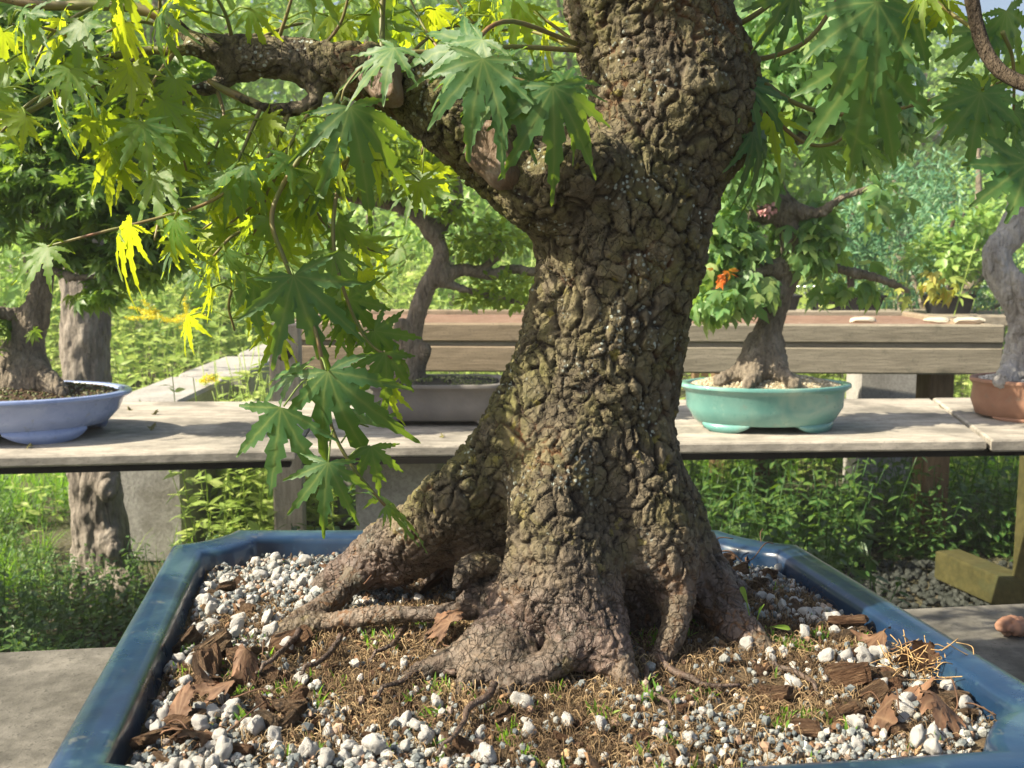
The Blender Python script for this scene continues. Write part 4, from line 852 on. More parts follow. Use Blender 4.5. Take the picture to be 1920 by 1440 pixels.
crown(T, 'foliage', M['maple_dark'], SMALLP, [(60, 330, 2.3, .16, .14, .08), (200, 370, 2.3, .18, .14, .08), (300, 430, 2.3, .12, .1, .06), (180, 240, 2.35, .2, .16, .1), (40, 180, 2.35, .16, .14, .1), (170, 545, 2.28, .07, .07, .03), (250, 490, 2.3, .1, .08, .05), (-20, 560, 2.3, .06, .07, .09), (300, 300, 2.35, .14, .12, .07), (330, 160, 2.4, .16, .14, .1), (-40, 440, 2.3, .1, .1, .1), (150, 120, 2.4, .2, .14, .08), (10, 650, 2.25, .05, .04, .03), (20, 60, 2.4, .2, .15, .1), (-10, 500, 2.25, .10, .08, .08), (20, 610, 2.22, .05, .05, .05), (120, 470, 2.3, .08, .08, .05)], 5400, .040, .35)
# --- gnarled tree in the brown pot
T = empty('gnarled_bonsai', (BRC[0], BRC[1], BZ + .1), 'twisted silver deadwood bonsai trunk standing in the brown clay pot', 'bonsai tree')
sk_tree(T, [chain([(1930, 722, 2.62, 50), (1922, 690, 2.62, 32), (1915, 650, 2.6, 26), (1918, 600, 2.6, 24), (1900, 555, 2.6, 26), (1878, 515, 2.6, 27), (1870, 475, 2.6, 25), (1895, 440, 2.6, 24), (1915, 400, 2.6, 26), (1935, 360, 2.6, 24), (1960, 300, 2.6, 20), (1990, 200, 2.6, 15)], .02), chain([(1915, 680, 2.62, 26), (1880, 715, 2.55, 14)], .03),
    chain([(1890, 500, 2.58, 12), (1915, 540, 2.56, 13), (1925, 590, 2.56, 12), (1905, 630, 2.58, 10)], .006)], M['deadwood'], .008, .004, 40)
crown(T, 'foliage', M['needle'], [LANCE], [(1990, 200, 2.6, .12, .1, .06), (2040, 340, 2.6, .1, .1, .05)], 900, .03, .0)

# ============================================================ TROUGH BENCH BEHIND
def trough():
    r = empty('planter_bench', (.4, 4.2, 0), 'long raised timber trough on posts behind the middle bench', 'planter bench')
    a = at(512, 597, 3.75); b = at(1886, 610, 3.62); d = nrm((b - a) * [1, 1, 0]); n = np.array([-d[1], d[0], 0]); zt = .918; L = np.linalg.norm((b - a)[:2])
    ang = math.atan2(d[1], d[0]); q = lambda s, t, z: a * [1, 1, 0] + d * s + n * t + np.array([0, 0, z])
    segs = [(.0, L * .55), (L * .55 + .004, L)]
    def bm(s0, s1, t0, t1, z0, z1, nm, m, be=.006):
        g = Geo(); c = (q(s0, t0, z0) + q(s1, t1, z1)) / 2; box(g, c, (s1 - s0, t1 - t0, z1 - z0), ang, be); return child(g, nm, M[m], r, False)
    for i, (s0, s1) in enumerate(segs):
        m = 'beam' if i == 0 else 'beam_end'
        bm(s0, s1, 0, .045, zt - .068, zt, 'upper_fascia', m); bm(s0, s1, .010, .05, zt - .082, zt - .0685, 'flashing', 'beam_end', .001)
        bm(s0 + .02, s1, .004, .045, zt - .180, zt - .083, 'lower_beam', m); bm(s0, s1, 1.0, 1.045, zt - .10, zt, 'back_fascia', m)
    bm(0, .04, .047, .998, zt - .09, zt - .003, 'end_board', 'beam'); bm(L - .04, L, .047, .998, zt - .09, zt - .003, 'end_board', 'beam')
    bm(.042, L - .042, .047, .998, zt - .05, zt - .022, 'tray_bed', 'mortar_soil', .0)
    for px, Y, m in ((537, 3.55, 'post'), (1754, 3.95, 'post_brown'), (2300, 3.8, 'post_brown')):
        p = at(px, 700, Y); top = zt + (.012 if px == 537 else -.181); g = Geo(); box(g, (p[0], Y, top / 2), (.105, .105, top), .12, .006); child(g, 'post', M[m], r, False)
    for s in (.9, 2.0):
        for t in (.9,): g = Geo(); box(g, q(s, t, (zt - .11) / 2), (.09, .09, zt - .11), ang, .005); child(g, 'post', M['post_brown'], r, False)
    p = at(532, 662, 3.45); g = Geo(); box(g, p, (.055, .05, .05), .3, .015); child(g, 'bracket', M['bark_dark'], r, False)
    for px, py, s in ((1620, 602, .07), (1760, 603, .065), (1815, 604, .08)):
        p = onz(px, py, zt); V, T_, _, _ = pebble(2, int(px), .2, .35, .6); g = Geo(); V = V * [s, s * .6, s * .5]; g.add(V + [0, 0, 0], (T_, [])); o = g.build('flat_stone', M['stone_pale'], smooth=False); o.location = (p[0], p[1], zt - .005 + .01)
        tag(o, {1620: 'flat pale stone block on the trough, leftmost of three', 1760: 'flat pale stone block on the trough, middle one of three', 1815: 'flat pale stone block near the right end of the trough'}[px], 'stone')
trough()
def far_bench():
    r = empty('display_bench', (1.6, 5.6, 0), 'low dark bench far behind the trough carrying black training pots', 'bench')
    z = .86; g = Geo(); prism(g, [(.9, 5.2, 0), (3.6, 5.2, 0), (3.6, 6.0, 0), (.9, 6.0, 0)], z - .05, z, .005); child(g, 'board', M['bench_edge'], r, False)
    for x in (1.1, 3.4):
        for y in (5.3, 5.9): g = Geo(); box(g, (x, y, (z - .05) / 2), (.09, .09, z - .05), 0, .004); child(g, 'leg', M['post_brown'], r, False)
    for i, (px, w, lab) in enumerate(((1585, .20, 'shallow black plastic training pot left on the far bench'), (1778, .13, 'black plastic training pot right on the far bench'), (1440, .17, 'grey black round training pot behind the trident maple'))):
        Y = 5.5; c = at(px, 575, Y); g = Geo(); o = []
        for k, zz in ((.78, 0), (.86, .03), (.95, .085), (1.02, .09), (1.03, .10), (1.0, .102), (.95, .098), (.9, .06)): o.append(oval_ring(0, 0, w * k, w * .6 * k, zz, 4, 40))
        loft(g, o); q = g.build('training_pot', M['black_plastic']); q.location = (c[0], Y, z); tag(q, lab, 'plant pot')
        g = Geo(); loft(g, [oval_ring(0, 0, w * k, w * .6 * k, .085 + .01 * (1 - k), 4, 40) for k in (.92, .5, .02)]); child(g, 'soil', M['mortar_soil'], None).parent = q
        if i < 2:
            t = empty('young_bonsai', (c[0], Y, z + .09), ['bushy young conifer in the left black training pot', 'small leafy tree in the right black training pot'][i], 'bonsai tree')
            limbs(t, M['bark_dark'], [[(px, 570, Y, 9), (px + 10, 520, Y, 7), (px - 5, 470, Y, 5), (px + 15, 400, Y, 3)]], 'trunk')
            crown(t, 'foliage', M['needle' if i == 0 else 'wood_tree2'], [LANCE if i == 0 else OVAL], [(px, 480, Y, .25, .2, .12), (px + 40, 420, Y, .2, .2, .12)], 1500, .06, 0)
far_bench()
def log_post():
    r = empty('log_post', (at(165, 700, 3.35)[0], 3.35, 0), 'weathered grey tree trunk post standing behind the lilac blue pot', 'post')
    Y = 3.35; z = lambda py: at(165, py, Y)
    chs = [chain([(192, 1135, Y, 62), (190, 1040, Y, 50), (182, 940, Y, 46), (172, 860, Y, 43), (163, 740, Y, 41), (160, 640, Y, 41), (158, 560, Y, 39), (152, 480, Y, 37), (150, 380, Y, 36), (150, 300, Y, 34)], .05),
           chain([(200, 905, Y - .06, 22), (204, 925, Y - .09, 14)], .04), chain([(207, 1010, Y - .06, 20), (214, 1035, Y - .10, 14)], .04), chain([(205, 1070, Y, 40), (240, 1110, Y - .1, 34)], .06)]
    allP = np.vstack([c[0] for c in chs]); V, Q = surface_nets(allP.min(0) - .15, allP.max(0) + .12, .022, chs); V = project(V, chs, 2); V, Q = subsurf(V, Q, 2); V = project(V, chs, 1); N = vnormals(V, Q)
    f1, f2, c = voro(V * np.array([28, 28, 7]) + .5 * vnoise(V * 9)[:, None], 5); V = V + N * (.007 * sstep(f2 - f1, 0, .4) + .0025 * fbm(V * 18, 3, 2) + .004 * fbm(V * np.array([60, 60, 20]), 3, 3))[:, None]
    g = Geo(); g.add(V, ([], Q)); child(g, 'trunk', M['bark_log'], r)
log_post()
def concrete_things():
    r = empty('concrete_ledge', (at(262, 800, 4)[0], 4.6, 0), 'pale stacked concrete ledge running back beside the goldenrod', 'ledge')
    x0, x1 = at(190, 760, 3.75)[0], at(330, 760, 3.75)[0]; z = at(0, 752, 3.75)[2]
    for i, (y0, y1, zz, dx) in enumerate(((3.75, 4.55, z, 0), (4.56, 5.4, z + .012, .02), (5.41, 6.6, z + .03, .07))):
        g = Geo(); box(g, ((x0 + x1) / 2 + dx, (y0 + y1) / 2, zz / 2), (x1 - x0 + .02 * i, y1 - y0, zz), .03, .012); child(g, 'block', M['concrete'], r, False)
    g = Geo(); a = at(630, 865, 4.3); b = at(790, 865, 4.3); box(g, ((a[0] + b[0]) / 2, 4.4, .36), (b[0] - a[0], .2, .72), 0, .01); o = g.build('concrete_pier', M['concrete'], smooth=False); tag(o, 'grey concrete pier in shade under the bench left of the trunk', 'pier')
    g = Geo(); p = at(1660, 720, 4.9); box(g, (p[0], 4.9, .33), (.32, .2, .66), 0, .01); o = g.build('concrete_pier', M['concrete'], smooth=False); tag(o, 'grey concrete pier beyond the turquoise pot beneath the trough', 'pier')
concrete_things()
def edging():
    r = empty('timber_frame', at(1880, 1080, 2.9) * [1, 1, 0], 'yellow green mossy timber frame low at the right edge', 'timber frame')
    a, b = onz(1775, 1030, .14), onz(1960, 1105, .14); d = nrm(b - a); n = np.array([-d[1], d[0], 0])
    g = Geo(); prism(g, [a - n * .045, b + d * .3 - n * .045, b + d * .3 + n * .045, a + n * .045], .04, .14, .006); child(g, 'rail', M['green_timber'], r, False)
    p = onz(1925, 1085, .14); g = Geo(); box(g, (p[0] + .02, p[1], .35), (.09, .09, .70), .1, .005); child(g, 'post', M['green_timber'], r, False)
edging()
def cone():
    p = onz(1900, 1192, BZ); g = Geo(); V, T_ = ico(4); V = V * [1.35, .85, .7] * 1.0; V = V * (1 + .12 * np.sin(V[:, :1] * 9 + 3 * V[:, 1:2]) + .10 * fbm(V * 2, 3, 3)[:, None] - .25 * np.exp(-((V[:, 1:2] + .2 - .25 * V[:, :1]) / .12) ** 2))
    g.add(V * .0155, (T_, [])); o = g.build('dried_husk', M['brown_clay']); o.location = (p[0], p[1], BZ + .011); o.rotation_euler = (0, .1, .3); tag(o, 'wrinkled reddish brown dried husk lying on the near slab at right', 'husk')
    b = NB('litter'); mat = b.fin(b.ramp(b.noise(60), (.35, (.05, .035, .025)), (.65, (.35, .33, .10))), .8, .2)
    for i, (px, py, s, lab) in enumerate(((290, 778, .018, 'dark shrivelled leaf scrap, rearmost of the pair beside the lilac blue pot'), (292, 806, .022, 'yellow green withered leaf scrap, front one of the pair beside the lilac blue pot'), (56, 840, .013, 'small dark leaf scrap on the bench in front of the lilac blue pot'), (240, 770, .014, 'tiny dark leaf scrap touching the shade of the lilac blue pot'), (765, 822, .014, 'yellow leaf scrap on the bench left of the grey pot foot'), (832, 820, .013, 'yellow leaf scrap on the bench below the grey pot'), (1762, 810 - 45, .013, 'dark speck of leaf on the bench near the brown clay pot'))):
        t = SMALLP[i % 2]; g = Geo(); V = t[0].copy(); V[:, 2] = .35 * np.sin(V[:, 0] * 4 + i) + .25 * np.cos(V[:, 1] * 5); g.add(V, (t[1], t[2])); o = g.build('leaf_scrap', mat); q = onz(px, py, BZ); o.location = (q[0], q[1], BZ + s * .25); o.scale = (s, s, s); o.rotation_euler = (0, 0, i * 1.7); tag(o, lab, 'dead leaf')
cone()

# ============================================================ MAPLE FOLIAGE
class Spray:
    """a twig of the maple with its petioles and leaves"""
    def __init__(s, pts, r0, r1, nm='twig'):
        s.nm = (-.60, .35, .65) if pts[-1][0] < 900 else (-.2, -.5, .75)
        P = np.array([at(*p) for p in pts]); s.P = smooth_path(P, 5); g = Geo(); tube(g, s.P, np.linspace(r0, r1, len(s.P)), 7, .05)
        s.o = child(g, nm, M['twig'], MAPLE); s.L = Geo(); s.S = Geo()
    def leaf(s, base, tip, nor, T=None, rnd=None, node=None, size=None):
        base = np.asarray(base, float); tip = np.asarray(tip, float); L = np.linalg.norm(tip - base) if size is None else size
        T = HERO if T is None else T; t = T[R.randint(len(T))]; q = base if node is None else node
        inst(s.L, t, base[None], frames((tip - base)[None], np.asarray(nor)[None], [L]), rnd=np.array([R.rand() if rnd is None else rnd]))
        if node is not None:
            m = (base + q) / 2 + np.array([0, 0, .15 * np.linalg.norm(base - q)]); tube(s.L, smooth_path([q, m, base], 3), .00075, 5, rnd=.8, vein=1.)
    def auto(s, n, size=.062, t0=.25, T=None, jit=.035, down=1.0, rnd=None):
        n = max(2, int(n * (.72 if s.nm[0] < -.5 else .72))); size = size * .72
        for k in range(n):
            u = t0 + (1 - t0) * (k // 2 * 2 + 1) / n; u = min(u, 1.); i = u * (len(s.P) - 1); a = int(i); a = min(a, len(s.P) - 2); node = s.P[a] * (1 - (i - a)) + s.P[a + 1] * (i - a)
            d = nrm(s.P[a + 1] - s.P[a]); side = nrm(np.cross(d, [0, 0, 1.]) + 1e-4) * (1 if k % 2 else -1)
            b = node + nrm(side + .5 * d + R.normal(0, .35, 3) + [0, 0, .1]) * R.uniform(.6, 1.2) * jit
            tip = nrm(side * .45 + d * .35 + np.array([0, 0, -down]) + R.normal(0, .30, 3)); nor = nrm(np.array(s.nm if R.rand() < .7 else (-.1, -.75, .75)) + R.normal(0, .40, 3) + side * .25)
            e_ = b + tip * size * R.uniform(.7, 1.2)
            if lets_sun(np.array([(b + e_) / 2]), .016)[0]: s.leaf(b, e_, nor, T, rnd, node)
    def hero(s, bx, by, tx, ty, Y, dY=0., nx=0., nz=.35, nodepx=None, T=None, rnd=None):
        b = at(bx, by, Y); t = at(tx, ty, Y + dY); nd = at(*nodepx) if nodepx else None
        keep = s.L; s.L = Geo(); s.leaf(b, t, nrm(np.array([nx, -1, nz])), T, rnd, nd); child(s.L, 'leaf', M['maple_top_shaded'], s.o); s.L = keep
    def done(s):
        if s.L.n: child(s.L, 'foliage', M['maple'], s.o)
def spray(pts, n=6, size=.062, r=.0018, t0=.2, **k):
    s = Spray(pts, r, .0009); s.auto(n, size, t0, **k); return s
def maple_foliage():
    Y = .84
    for pts, n, k in [
        ([(200, 110, .82), (110, 60, .80), (20, 45, .78)], 7, {}), ([(125, 165, .81), (60, 190, .79), (0, 250, .78)], 7, {}), ([(180, 10, .84), (100, 60, .82), (60, 130, .8)], 6, {}),
        ([(330, 95, .83), (290, 150, .81), (250, 230, .79)], 8, {}), ([(280, 95, .83), (220, 130, .80), (150, 180, .78)], 6, {}), ([(310, 190, .83), (290, 250, .81), (270, 330, .80)], 7, {}),
        ([(350, 172, .83), (330, 240, .81), (350, 320, .80)], 7, {}), ([(405, 160, .835), (420, 230, .82), (390, 310, .80)], 8, {}), ([(490, 200, .82), (460, 270, .81), (420, 360, .80)], 9, {}),
        ([(545, 205, .83), (500, 300, .80), (400, 375, .78), (300, 408, .77), (180, 438, .76), (60, 470, .76)], 12, {}), ([(592, 190, .83), (540, 280, .81), (500, 360, .80), (430, 420, .79)], 10, {}),
        ([(640, 170, .83), (600, 250, .81), (560, 350, .80)], 9, {}), ([(600, 160, .84), (500, 260, .88), (440, 380, .90), (380, 430, .9)], 10, {}), ([(700, 190, .83), (680, 260, .81), (620, 330, .79), (570, 380, .79)], 9, {}),
        ([(440, 90, .84), (420, 20, .82), (380, -40, .8)], 6, {}), ([(520, 80, .84), (540, 20, .83), (560, -50, .82)], 7, {}), ([(600, 95, .84), (640, 40, .83), (660, -40, .82)], 7, {}), ([(330, 60, .84), (260, 40, .82), (200, 60, .8)], 6, {}),
        ([(480, 75, .86), (560, 45, .9), (640, 60, .93)], 7, {}), ([(300, 30, .84), (300, -30, .82)], 5, {}), ([(860, 140, .9), (800, 60, .93), (760, -20, .95)], 7, {}), ([(760, 110, .9), (820, 60, .95), (900, 40, 1.0)], 8, {}),
        ([(1090, 95, .90), (1000, 60, .98), (900, 50, 1.0), (850, -10, 1.0)], 8, {}), ([(1080, 80, .9), (1000, 20, .92), (940, -20, .92)], 6, {}), ([(620, 160, .84), (660, 250, .84), (700, 300, .82)], 5, {}),
        ([(780, 180, .92), (800, 240, .95), (790, 290, .95)], 3, {}),
        ([(500, 420, .80), (440, 440, .78), (400, 480, .77)], 6, dict(size=.055)), ([(500, 360, .82), (470, 460, .84), (430, 560, .85), (440, 620, .86)], 9, dict(size=.055)), ([(300, 408, .78), (290, 450, .77)], 3, dict(size=.045)),
        ([(560, 350, .82), (620, 430, .88), (700, 470, .92), (760, 480, .95)], 8, dict(size=.055)), ([(640, 400, .86), (620, 480, .88), (650, 520, .88)], 5, dict(size=.05)),
        ([(1390, 110, .9), (1410, 200, .93), (1430, 270, .93)], 4, {}), 
        ([(1835, 60, .72), (1790, 30, .74), (1740, -10, .75)], 4, {}), ([(1880, 60, .78), (1900, 120, .8), (1900, 260, .82)], 4, {}), ([(1790, 170, .85), (1850, 165, .85), (1900, 140, .85)], 4, {}),
    ]:
        s = spray(pts, n, **k); s.done()
    # hanging spray in front of the trough post, leaf by leaf
    s = Spray([(650, 190, .82), (560, 300, .79), (510, 400, .77), (535, 490, .76), (585, 600, .755), (606, 690, .75), (622, 800, .75), (665, 880, .75), (722, 948, .755)], .0022, .0012)
    s.hero(550, 516, 610, 712, .745, .0, .1, .3, (536, 495, .76), rnd=.05); s.hero(612, 695, 668, 908, .735, -.02, -.2, .35, (600, 670, .752), rnd=.05)
    s.hero(532, 762, 502, 948, .735, .01, -.3, .4, (600, 700, .75), HERO5, .1); s.hero(616, 868, 596, 1012, .725, -.015, .1, .6, (624, 805, .75), rnd=.1)
    s.hero(694, 836, 722, 938, .755, .0, .3, .6, (650, 860, .75), HERO5, .4); s.hero(480, 520, 466, 660, .79, .02, -.2, .2, (520, 460, .765)); s.hero(600, 560, 640, 640, .78, .02, .4, .3, (570, 570, .76), HERO5)
    s.hero(560, 705, 478, 690, .77, .03, -.3, .9, (590, 690, .75), HERO5, .2); s.hero(690, 800, 710, 740, .80, .04, .2, .9, (640, 830, .75), HERO5, .4); s.hero(722, 950, 800, 925, .77, .06, .3, 1.3, None, HERO5, .3); s.hero(722, 950, 750, 985, .76, .0, .3, 1.8, None, HERO5, .2)
    s.done()
    s = Spray([(700, 200, .83), (640, 330, .80), (625, 450, .79), (650, 560, .79), (690, 640, .79), (735, 672, .79)], .002, .001)
    s.hero(655, 205, 712, 400, .78, -.02, .3, .3, (690, 215, .83), rnd=.1); s.hero(700, 620, 790, 700, .80, .02, .4, .4, (680, 625, .79)); s.hero(650, 560, 740, 650, .80, .03, .3, .3, None); s.hero(720, 660, 738, 790, .79, .0, .6, .3, None, HERO5, .7); s.hero(735, 672, 800, 690, .80, .02, .2, .5, None, HERO5, .8)
    s.hero(628, 470, 616, 590, .79, .0, -.2, .3, None, HERO5); s.hero(630, 420, 700, 480, .81, .02, .3, .3, None); s.hero(640, 560, 560, 640, .82, .03, -.2, .5, None, HERO5); s.hero(600, 340, 600, 430, .79, .0, 0, .3, None); s.auto(5, .05, .4); s.done()
    # cluster hanging before the crotch of the trunk
    s = Spray([(1080, 82, .84), (960, 40, .76), (900, 70, .73), (905, 120, .72), (1000, 158, .715), (1040, 168, .72)], .002, .001)
    for q in [(905, 110, 860, 300, .70, 0, -.3, .4), (950, 160, 920, 320, .71, -.01, -.3, .3), (1035, 165, 1050, 365, .70, -.01, .1, .3), (1060, 170, 1158, 248, .715, 0, .4, .6), (960, 110, 840, 130, .73, .02, -.4, .9), (905, 75, 790, 190, .72, 0, -.4, .5), (1000, 150, 1075, 110, .74, .03, .2, .9), (1055, 160, 1130, 130, .73, .02, .2, 1.2), (880, 80, 740, 110, .74, .03, -.4, .9), (980, 165, 1000, 290, .73, .02, .1, .3)]:
        s.hero(*q, None, None, .15 + .2 * R.rand())
    s.done()
    s = Spray([(720, -60, .85), (716, 40, .84), (717, 105, .83)], .0026, .0024, 'shoot'); s.hero(715, 20, 640, 90, .86, .02, -.2, .4); s.hero(718, 0, 790, 90, .87, .02, .2, .4); s.done()
    s = Spray([(1085, 95, .87), (960, 88, .85), (850, 96, .82), (762, 98, .81)], .0022, .0018, 'shoot'); s.done()
    s = Spray([(740, 130, .79), (690, 120, .77), (650, 160, .76), (640, 190, .76)], .0012, .0008); s.hero(740, 90, 640, 180, .76, -.02, -.3, .5); s.hero(720, 100, 660, 130, .77, 0, -.3, .9); s.done()
    # right hand shoots
    s = Spray([(1388, 112, .88), (1440, 160, .88), (1495, 195, .88), (1560, 213, .88), (1640, 212, .87), (1720, 195, .86), (1790, 170, .85)], .0026, .0014, 'shoot')
    for q in [(1632, 108, 1596, 330, .80, -.01, -.1, .3), (1645, 5, 1556, 170, .76, -.01, -.2, .3), (1705, 5, 1690, 150, .78, .0, .1, .3), (1660, 0, 1560, 40, .77, .0, -.1, .6), (1842, 172, 1828, 315, .78, -.01, .1, .3), (1842, 168, 1752, 228, .80, -.01, -.1, .4), (1860, 60, 1758, 100, .80, .0, -.1, .4), (1935, 300, 1832, 375, .75, -.02, -.1, .3), (1885, 20, 1905, 160, .80, .01, .2, .3), (1900, 210, 1950, 300, .8, 0, .2, .3), (1850, 175, 1925, 225, .79, 0, .2, .5)]:
        s.hero(*q, None, BROAD, .2 + .5 * R.rand())
    s.done()
    s = Spray([(1394, 110, .88), (1450, 105, .88), (1520, 70, .87), (1582, -20, .86)], .0024, .0018, 'shoot'); s.done()
    s = Spray([(1360, 58, .88), (1420, 25, .87), (1490, -30, .86)], .0026, .002, 'shoot'); s.hero(1490, -20, 1420, 95, .84, -.02, .5, -.1, rnd=.0); s.done()
    s = Spray([(1398, 130, .88), (1420, 180, .88), (1455, 225, .88), (1510, 268, .88), (1560, 270, .88), (1592, 248, .88)], .0022, .0013, 'shoot'); s.hero(1398, 155, 1500, 235, .84, -.01, .5, .8, rnd=.0); s.hero(1415, 245, 1482, 362, .84, .0, .9, .5, rnd=0.); s.hero(1400, 240, 1420, 330, .90, .0, -.1, .3, rnd=.7); s.hero(1540, 275, 1570, 360, .9, .0, .2, .3, rnd=.7); s.hero(1610, 260, 1655, 340, .92, .0, .2, .3, rnd=.8); s.done()
    g = Geo(); P = smooth_path([at(1815, -60, .72), at(1828, 30, .715), at(1848, 95, .71), at(1885, 140, .70), at(1960, 172, .68)], 6); tube(g, P, .0048, 9, .06); child(g, 'limb', M['bark_dark'], MAPLE)
    g = Geo(); tube(g, smooth_path([at(1300, -260, .85), at(1600, -330, .78), at(1815, -60, .72)], 6), .007, 9, .06); child(g, 'limb', M['bark_dark'], MAPLE)
    # crown above the frame, on its own limbs: it shades the trunk and the pot
    for pts in ([(.10, .88, 1.52), (-.15, .80, 1.62), (-.45, .72, 1.66), (-.75, .68, 1.62)], [(.08, .88, 1.55), (-.05, .70, 1.66), (-.25, .50, 1.70)], [(.10, .88, 1.55), (-.10, 1.02, 1.68), (-.40, 1.12, 1.70)], [(.12, .88, 1.55), (.25, .80, 1.66), (.45, .76, 1.66)], [(.10, .88, 1.55), (.06, .78, 1.68), (.0, .70, 1.75)]):
        g = Geo(); P = smooth_path(pts, 6); tube(g, P, np.linspace(.022, .005, len(P)), 8, .08); o = child(g, 'limb', M['bark_dark'], MAPLE); n = 140 if pts[-1][0] == 0 else [18, 40, 10, 70][int(pts[-1][1] * 100) % 4]
        k = R.randint(4, len(P), n); Q = P[k] + R.normal(0, 1, (n, 3)) * [.13, .13, .05] + [0, 0, .03]; f = Q[:, 2] > 1.15 + .30 * Q[:, 1]; Q = Q[f]; Q = Q[lets_sun(Q, .02)]; n = len(Q)
        L = Geo(); scatter_leaves(L, HERO, Q, R.uniform(.045, .07, n), rdir(n) + [0, 0, -.5], rdir(n) * .5 + [0, 0, 1]); child(L, 'foliage', M['maple'], o)
maple_foliage()

# ============================================================ GROUND COVER, MEADOW
def stalk(kind, seed):
    rs = np.random.RandomState(seed); st = R.get_state(); R.seed(seed); g = Geo()
    if kind == 'nettle':
        H = .32; n = 8; P = smooth_path([(0, 0, 0), (.01, .01, H * .5), (rs.uniform(-.04, .04), rs.uniform(-.04, .04), H)], 4); tube(g, P, .0016, 3, rnd=.6)
        for k in range(1, n + 1):
            t = k / n; c = P[int(t * (len(P) - 1))]; a = k * 1.57 + rs.rand(); s = .055 * (1 - .5 * t) * rs.uniform(.8, 1.2)
            for sg in (1, -1): d = np.array([math.cos(a) * sg, math.sin(a) * sg, rs.uniform(-.3, .3)]); scatter_leaves(g, [OVATE], c[None] + d * .008, s, d[None], np.array([[0, 0, 1.]]) + rs.normal(0, .2, (1, 3)), rs.uniform(0, 1))
    elif kind == 'rod':
        H = 1.0; n = 34; P = smooth_path([(0, 0, 0), (.02, .01, H * .5), (rs.uniform(-.08, .08), rs.uniform(-.08, .08), H)], 4); tube(g, P, .0025, 3, rnd=.7)
        for k in range(n):
            t = .12 + .88 * k / n; c = P[int(t * (len(P) - 1))]; a = k * 2.4; d = np.array([math.cos(a), math.sin(a), rs.uniform(-.1, .9)]); scatter_leaves(g, [LANCE, OVATE], c[None] + [0, 0, rs.uniform(-.02, .02)], .10 * (1 - .45 * t) * rs.uniform(.7, 1.2), d[None], np.array([[0, 0, 1.]]) + rs.normal(0, .3, (1, 3)), rs.uniform(0, 1))
    else:
        n = 16
        for k in range(n):
            a = rs.rand() * 6.28; d = np.array([math.cos(a), math.sin(a), 0]); H = rs.uniform(.15, .34); o = np.array([rs.normal(0, .02), rs.normal(0, .02), 0]); m = 5; t = np.linspace(0, 1, m); C_ = o + np.outer(t ** 1.8 * H * rs.uniform(.2, .7), d) + np.c_[t * 0, t * 0, H * (t - .25 * t ** 3)]
            s = np.array([-d[1], d[0], 0]) * .0028; w = (1 - t ** 2)[:, None]; V = np.stack([C_ - s * w, C_ + s * w], 1).reshape(-1, 3); g.add(V, [(2 * i, 2 * i + 2, 2 * i + 3, 2 * i + 1) for i in range(m - 1)], rnd=rs.rand(), vein=0.)
    R.set_state(st); return g.arrays()
def rotz(n, s, tilt=.12):
    a = R.rand(n) * 6.28; z = nrm(np.stack([R.normal(0, tilt, n), R.normal(0, tilt, n), np.ones(n)], -1)); x = np.stack([np.cos(a), np.sin(a), 0 * a], -1); y = nrm(np.cross(z, x)); x = np.cross(y, z); return np.stack([x, y, z], -1) * s[:, None, None]
def field(g, kinds, n, fx, s0, s1):
    T = [stalk(kinds[i % len(kinds)], 200 + i) for i in range(6)]; P = fx(n); n = len(P); k = R.randint(6, size=n); Mx = rotz(n, R.uniform(s0, s1, n)); P = np.c_[P, np.full(n, -.02)]
    for i, t in enumerate(T): inst(g, t, P[k == i], Mx[k == i])
def rect(x0, x1, y0, y1, keep=None):
    def f(n):
        P = np.c_[R.uniform(x0, x1, n), R.uniform(y0, y1, n)]
        q = vnoise(np.c_[P * 2.2, P[:, 0] * 0], 4) > -.45; P = P[q]
        return P if keep is None else P[keep(P)]
    return f
CX = at(262, 800, 4)[0]
notconc = lambda P: ~((np.abs(P[:, 0] - CX) < .26) & (P[:, 1] > 3.5) & (P[:, 1] < 6.4))
g = Geo(); field(g, ['nettle'], 2000, rect(-2.3, -.5, 1.6, 3.3), .3, .85); field(g, ['nettle'], 500, rect(-2.8, -1.3, 3.3, 4.6, notconc), .4, .8); field(g, ['nettle'], 2300, rect(-.6, 2.6, 2.35, 4.2, lambda P: ~((P[:, 0] > 1.0) & (P[:, 1] < 3.55))), .6, 1.4)
tag(g.build('undergrowth', M['weed']), 'dark green nettle-like undergrowth beneath and between the benches', 'weeds', kind='stuff')
g = Geo(); field(g, ['grass'], 1500, rect(-3.2, -1.0, 3.3, 7.5, notconc), .4, .9); field(g, ['grass'], 600, rect(-.6, 3.5, 4.6, 6.5), .6, 1.1)
tag(g.build('grass', M['grass']), 'bright sunlit grass behind the benches', 'grass', kind='stuff')
g = Geo(); field(g, ['rod', 'rod', 'nettle'], 110, rect(-1.18, -.8, 3.5, 4.6), .5, .85); field(g, ['rod'], 620, rect(-4.5, 3.2, 5.4, 10, notconc), .7, 1.35); field(g, ['rod'], 260, rect(-1.9, .6, 4.9, 6.0, notconc), .45, .8); field(g, ['rod'], 60, rect(CX + .25, CX + .9, 3.7, 4.8), .4, .75); field(g, ['rod'], 40, rect(CX - .55, CX - .25, 3.6, 5.0), .4, .8); field(g, ['rod'], 90, rect(.9, 2.6, 4.9, 5.4), .4, .7)
field(g, ['rod'], 300, rect(2.0, 7, 6.5, 10), .5, 1.0); field(g, ['rod'], 700, rect(-9, 9, 10, 16), .9, 1.6)
tag(g.build('meadow', M['meadow']), 'tall pale goldenrod meadow growing behind the benches', 'meadow', kind='stuff')
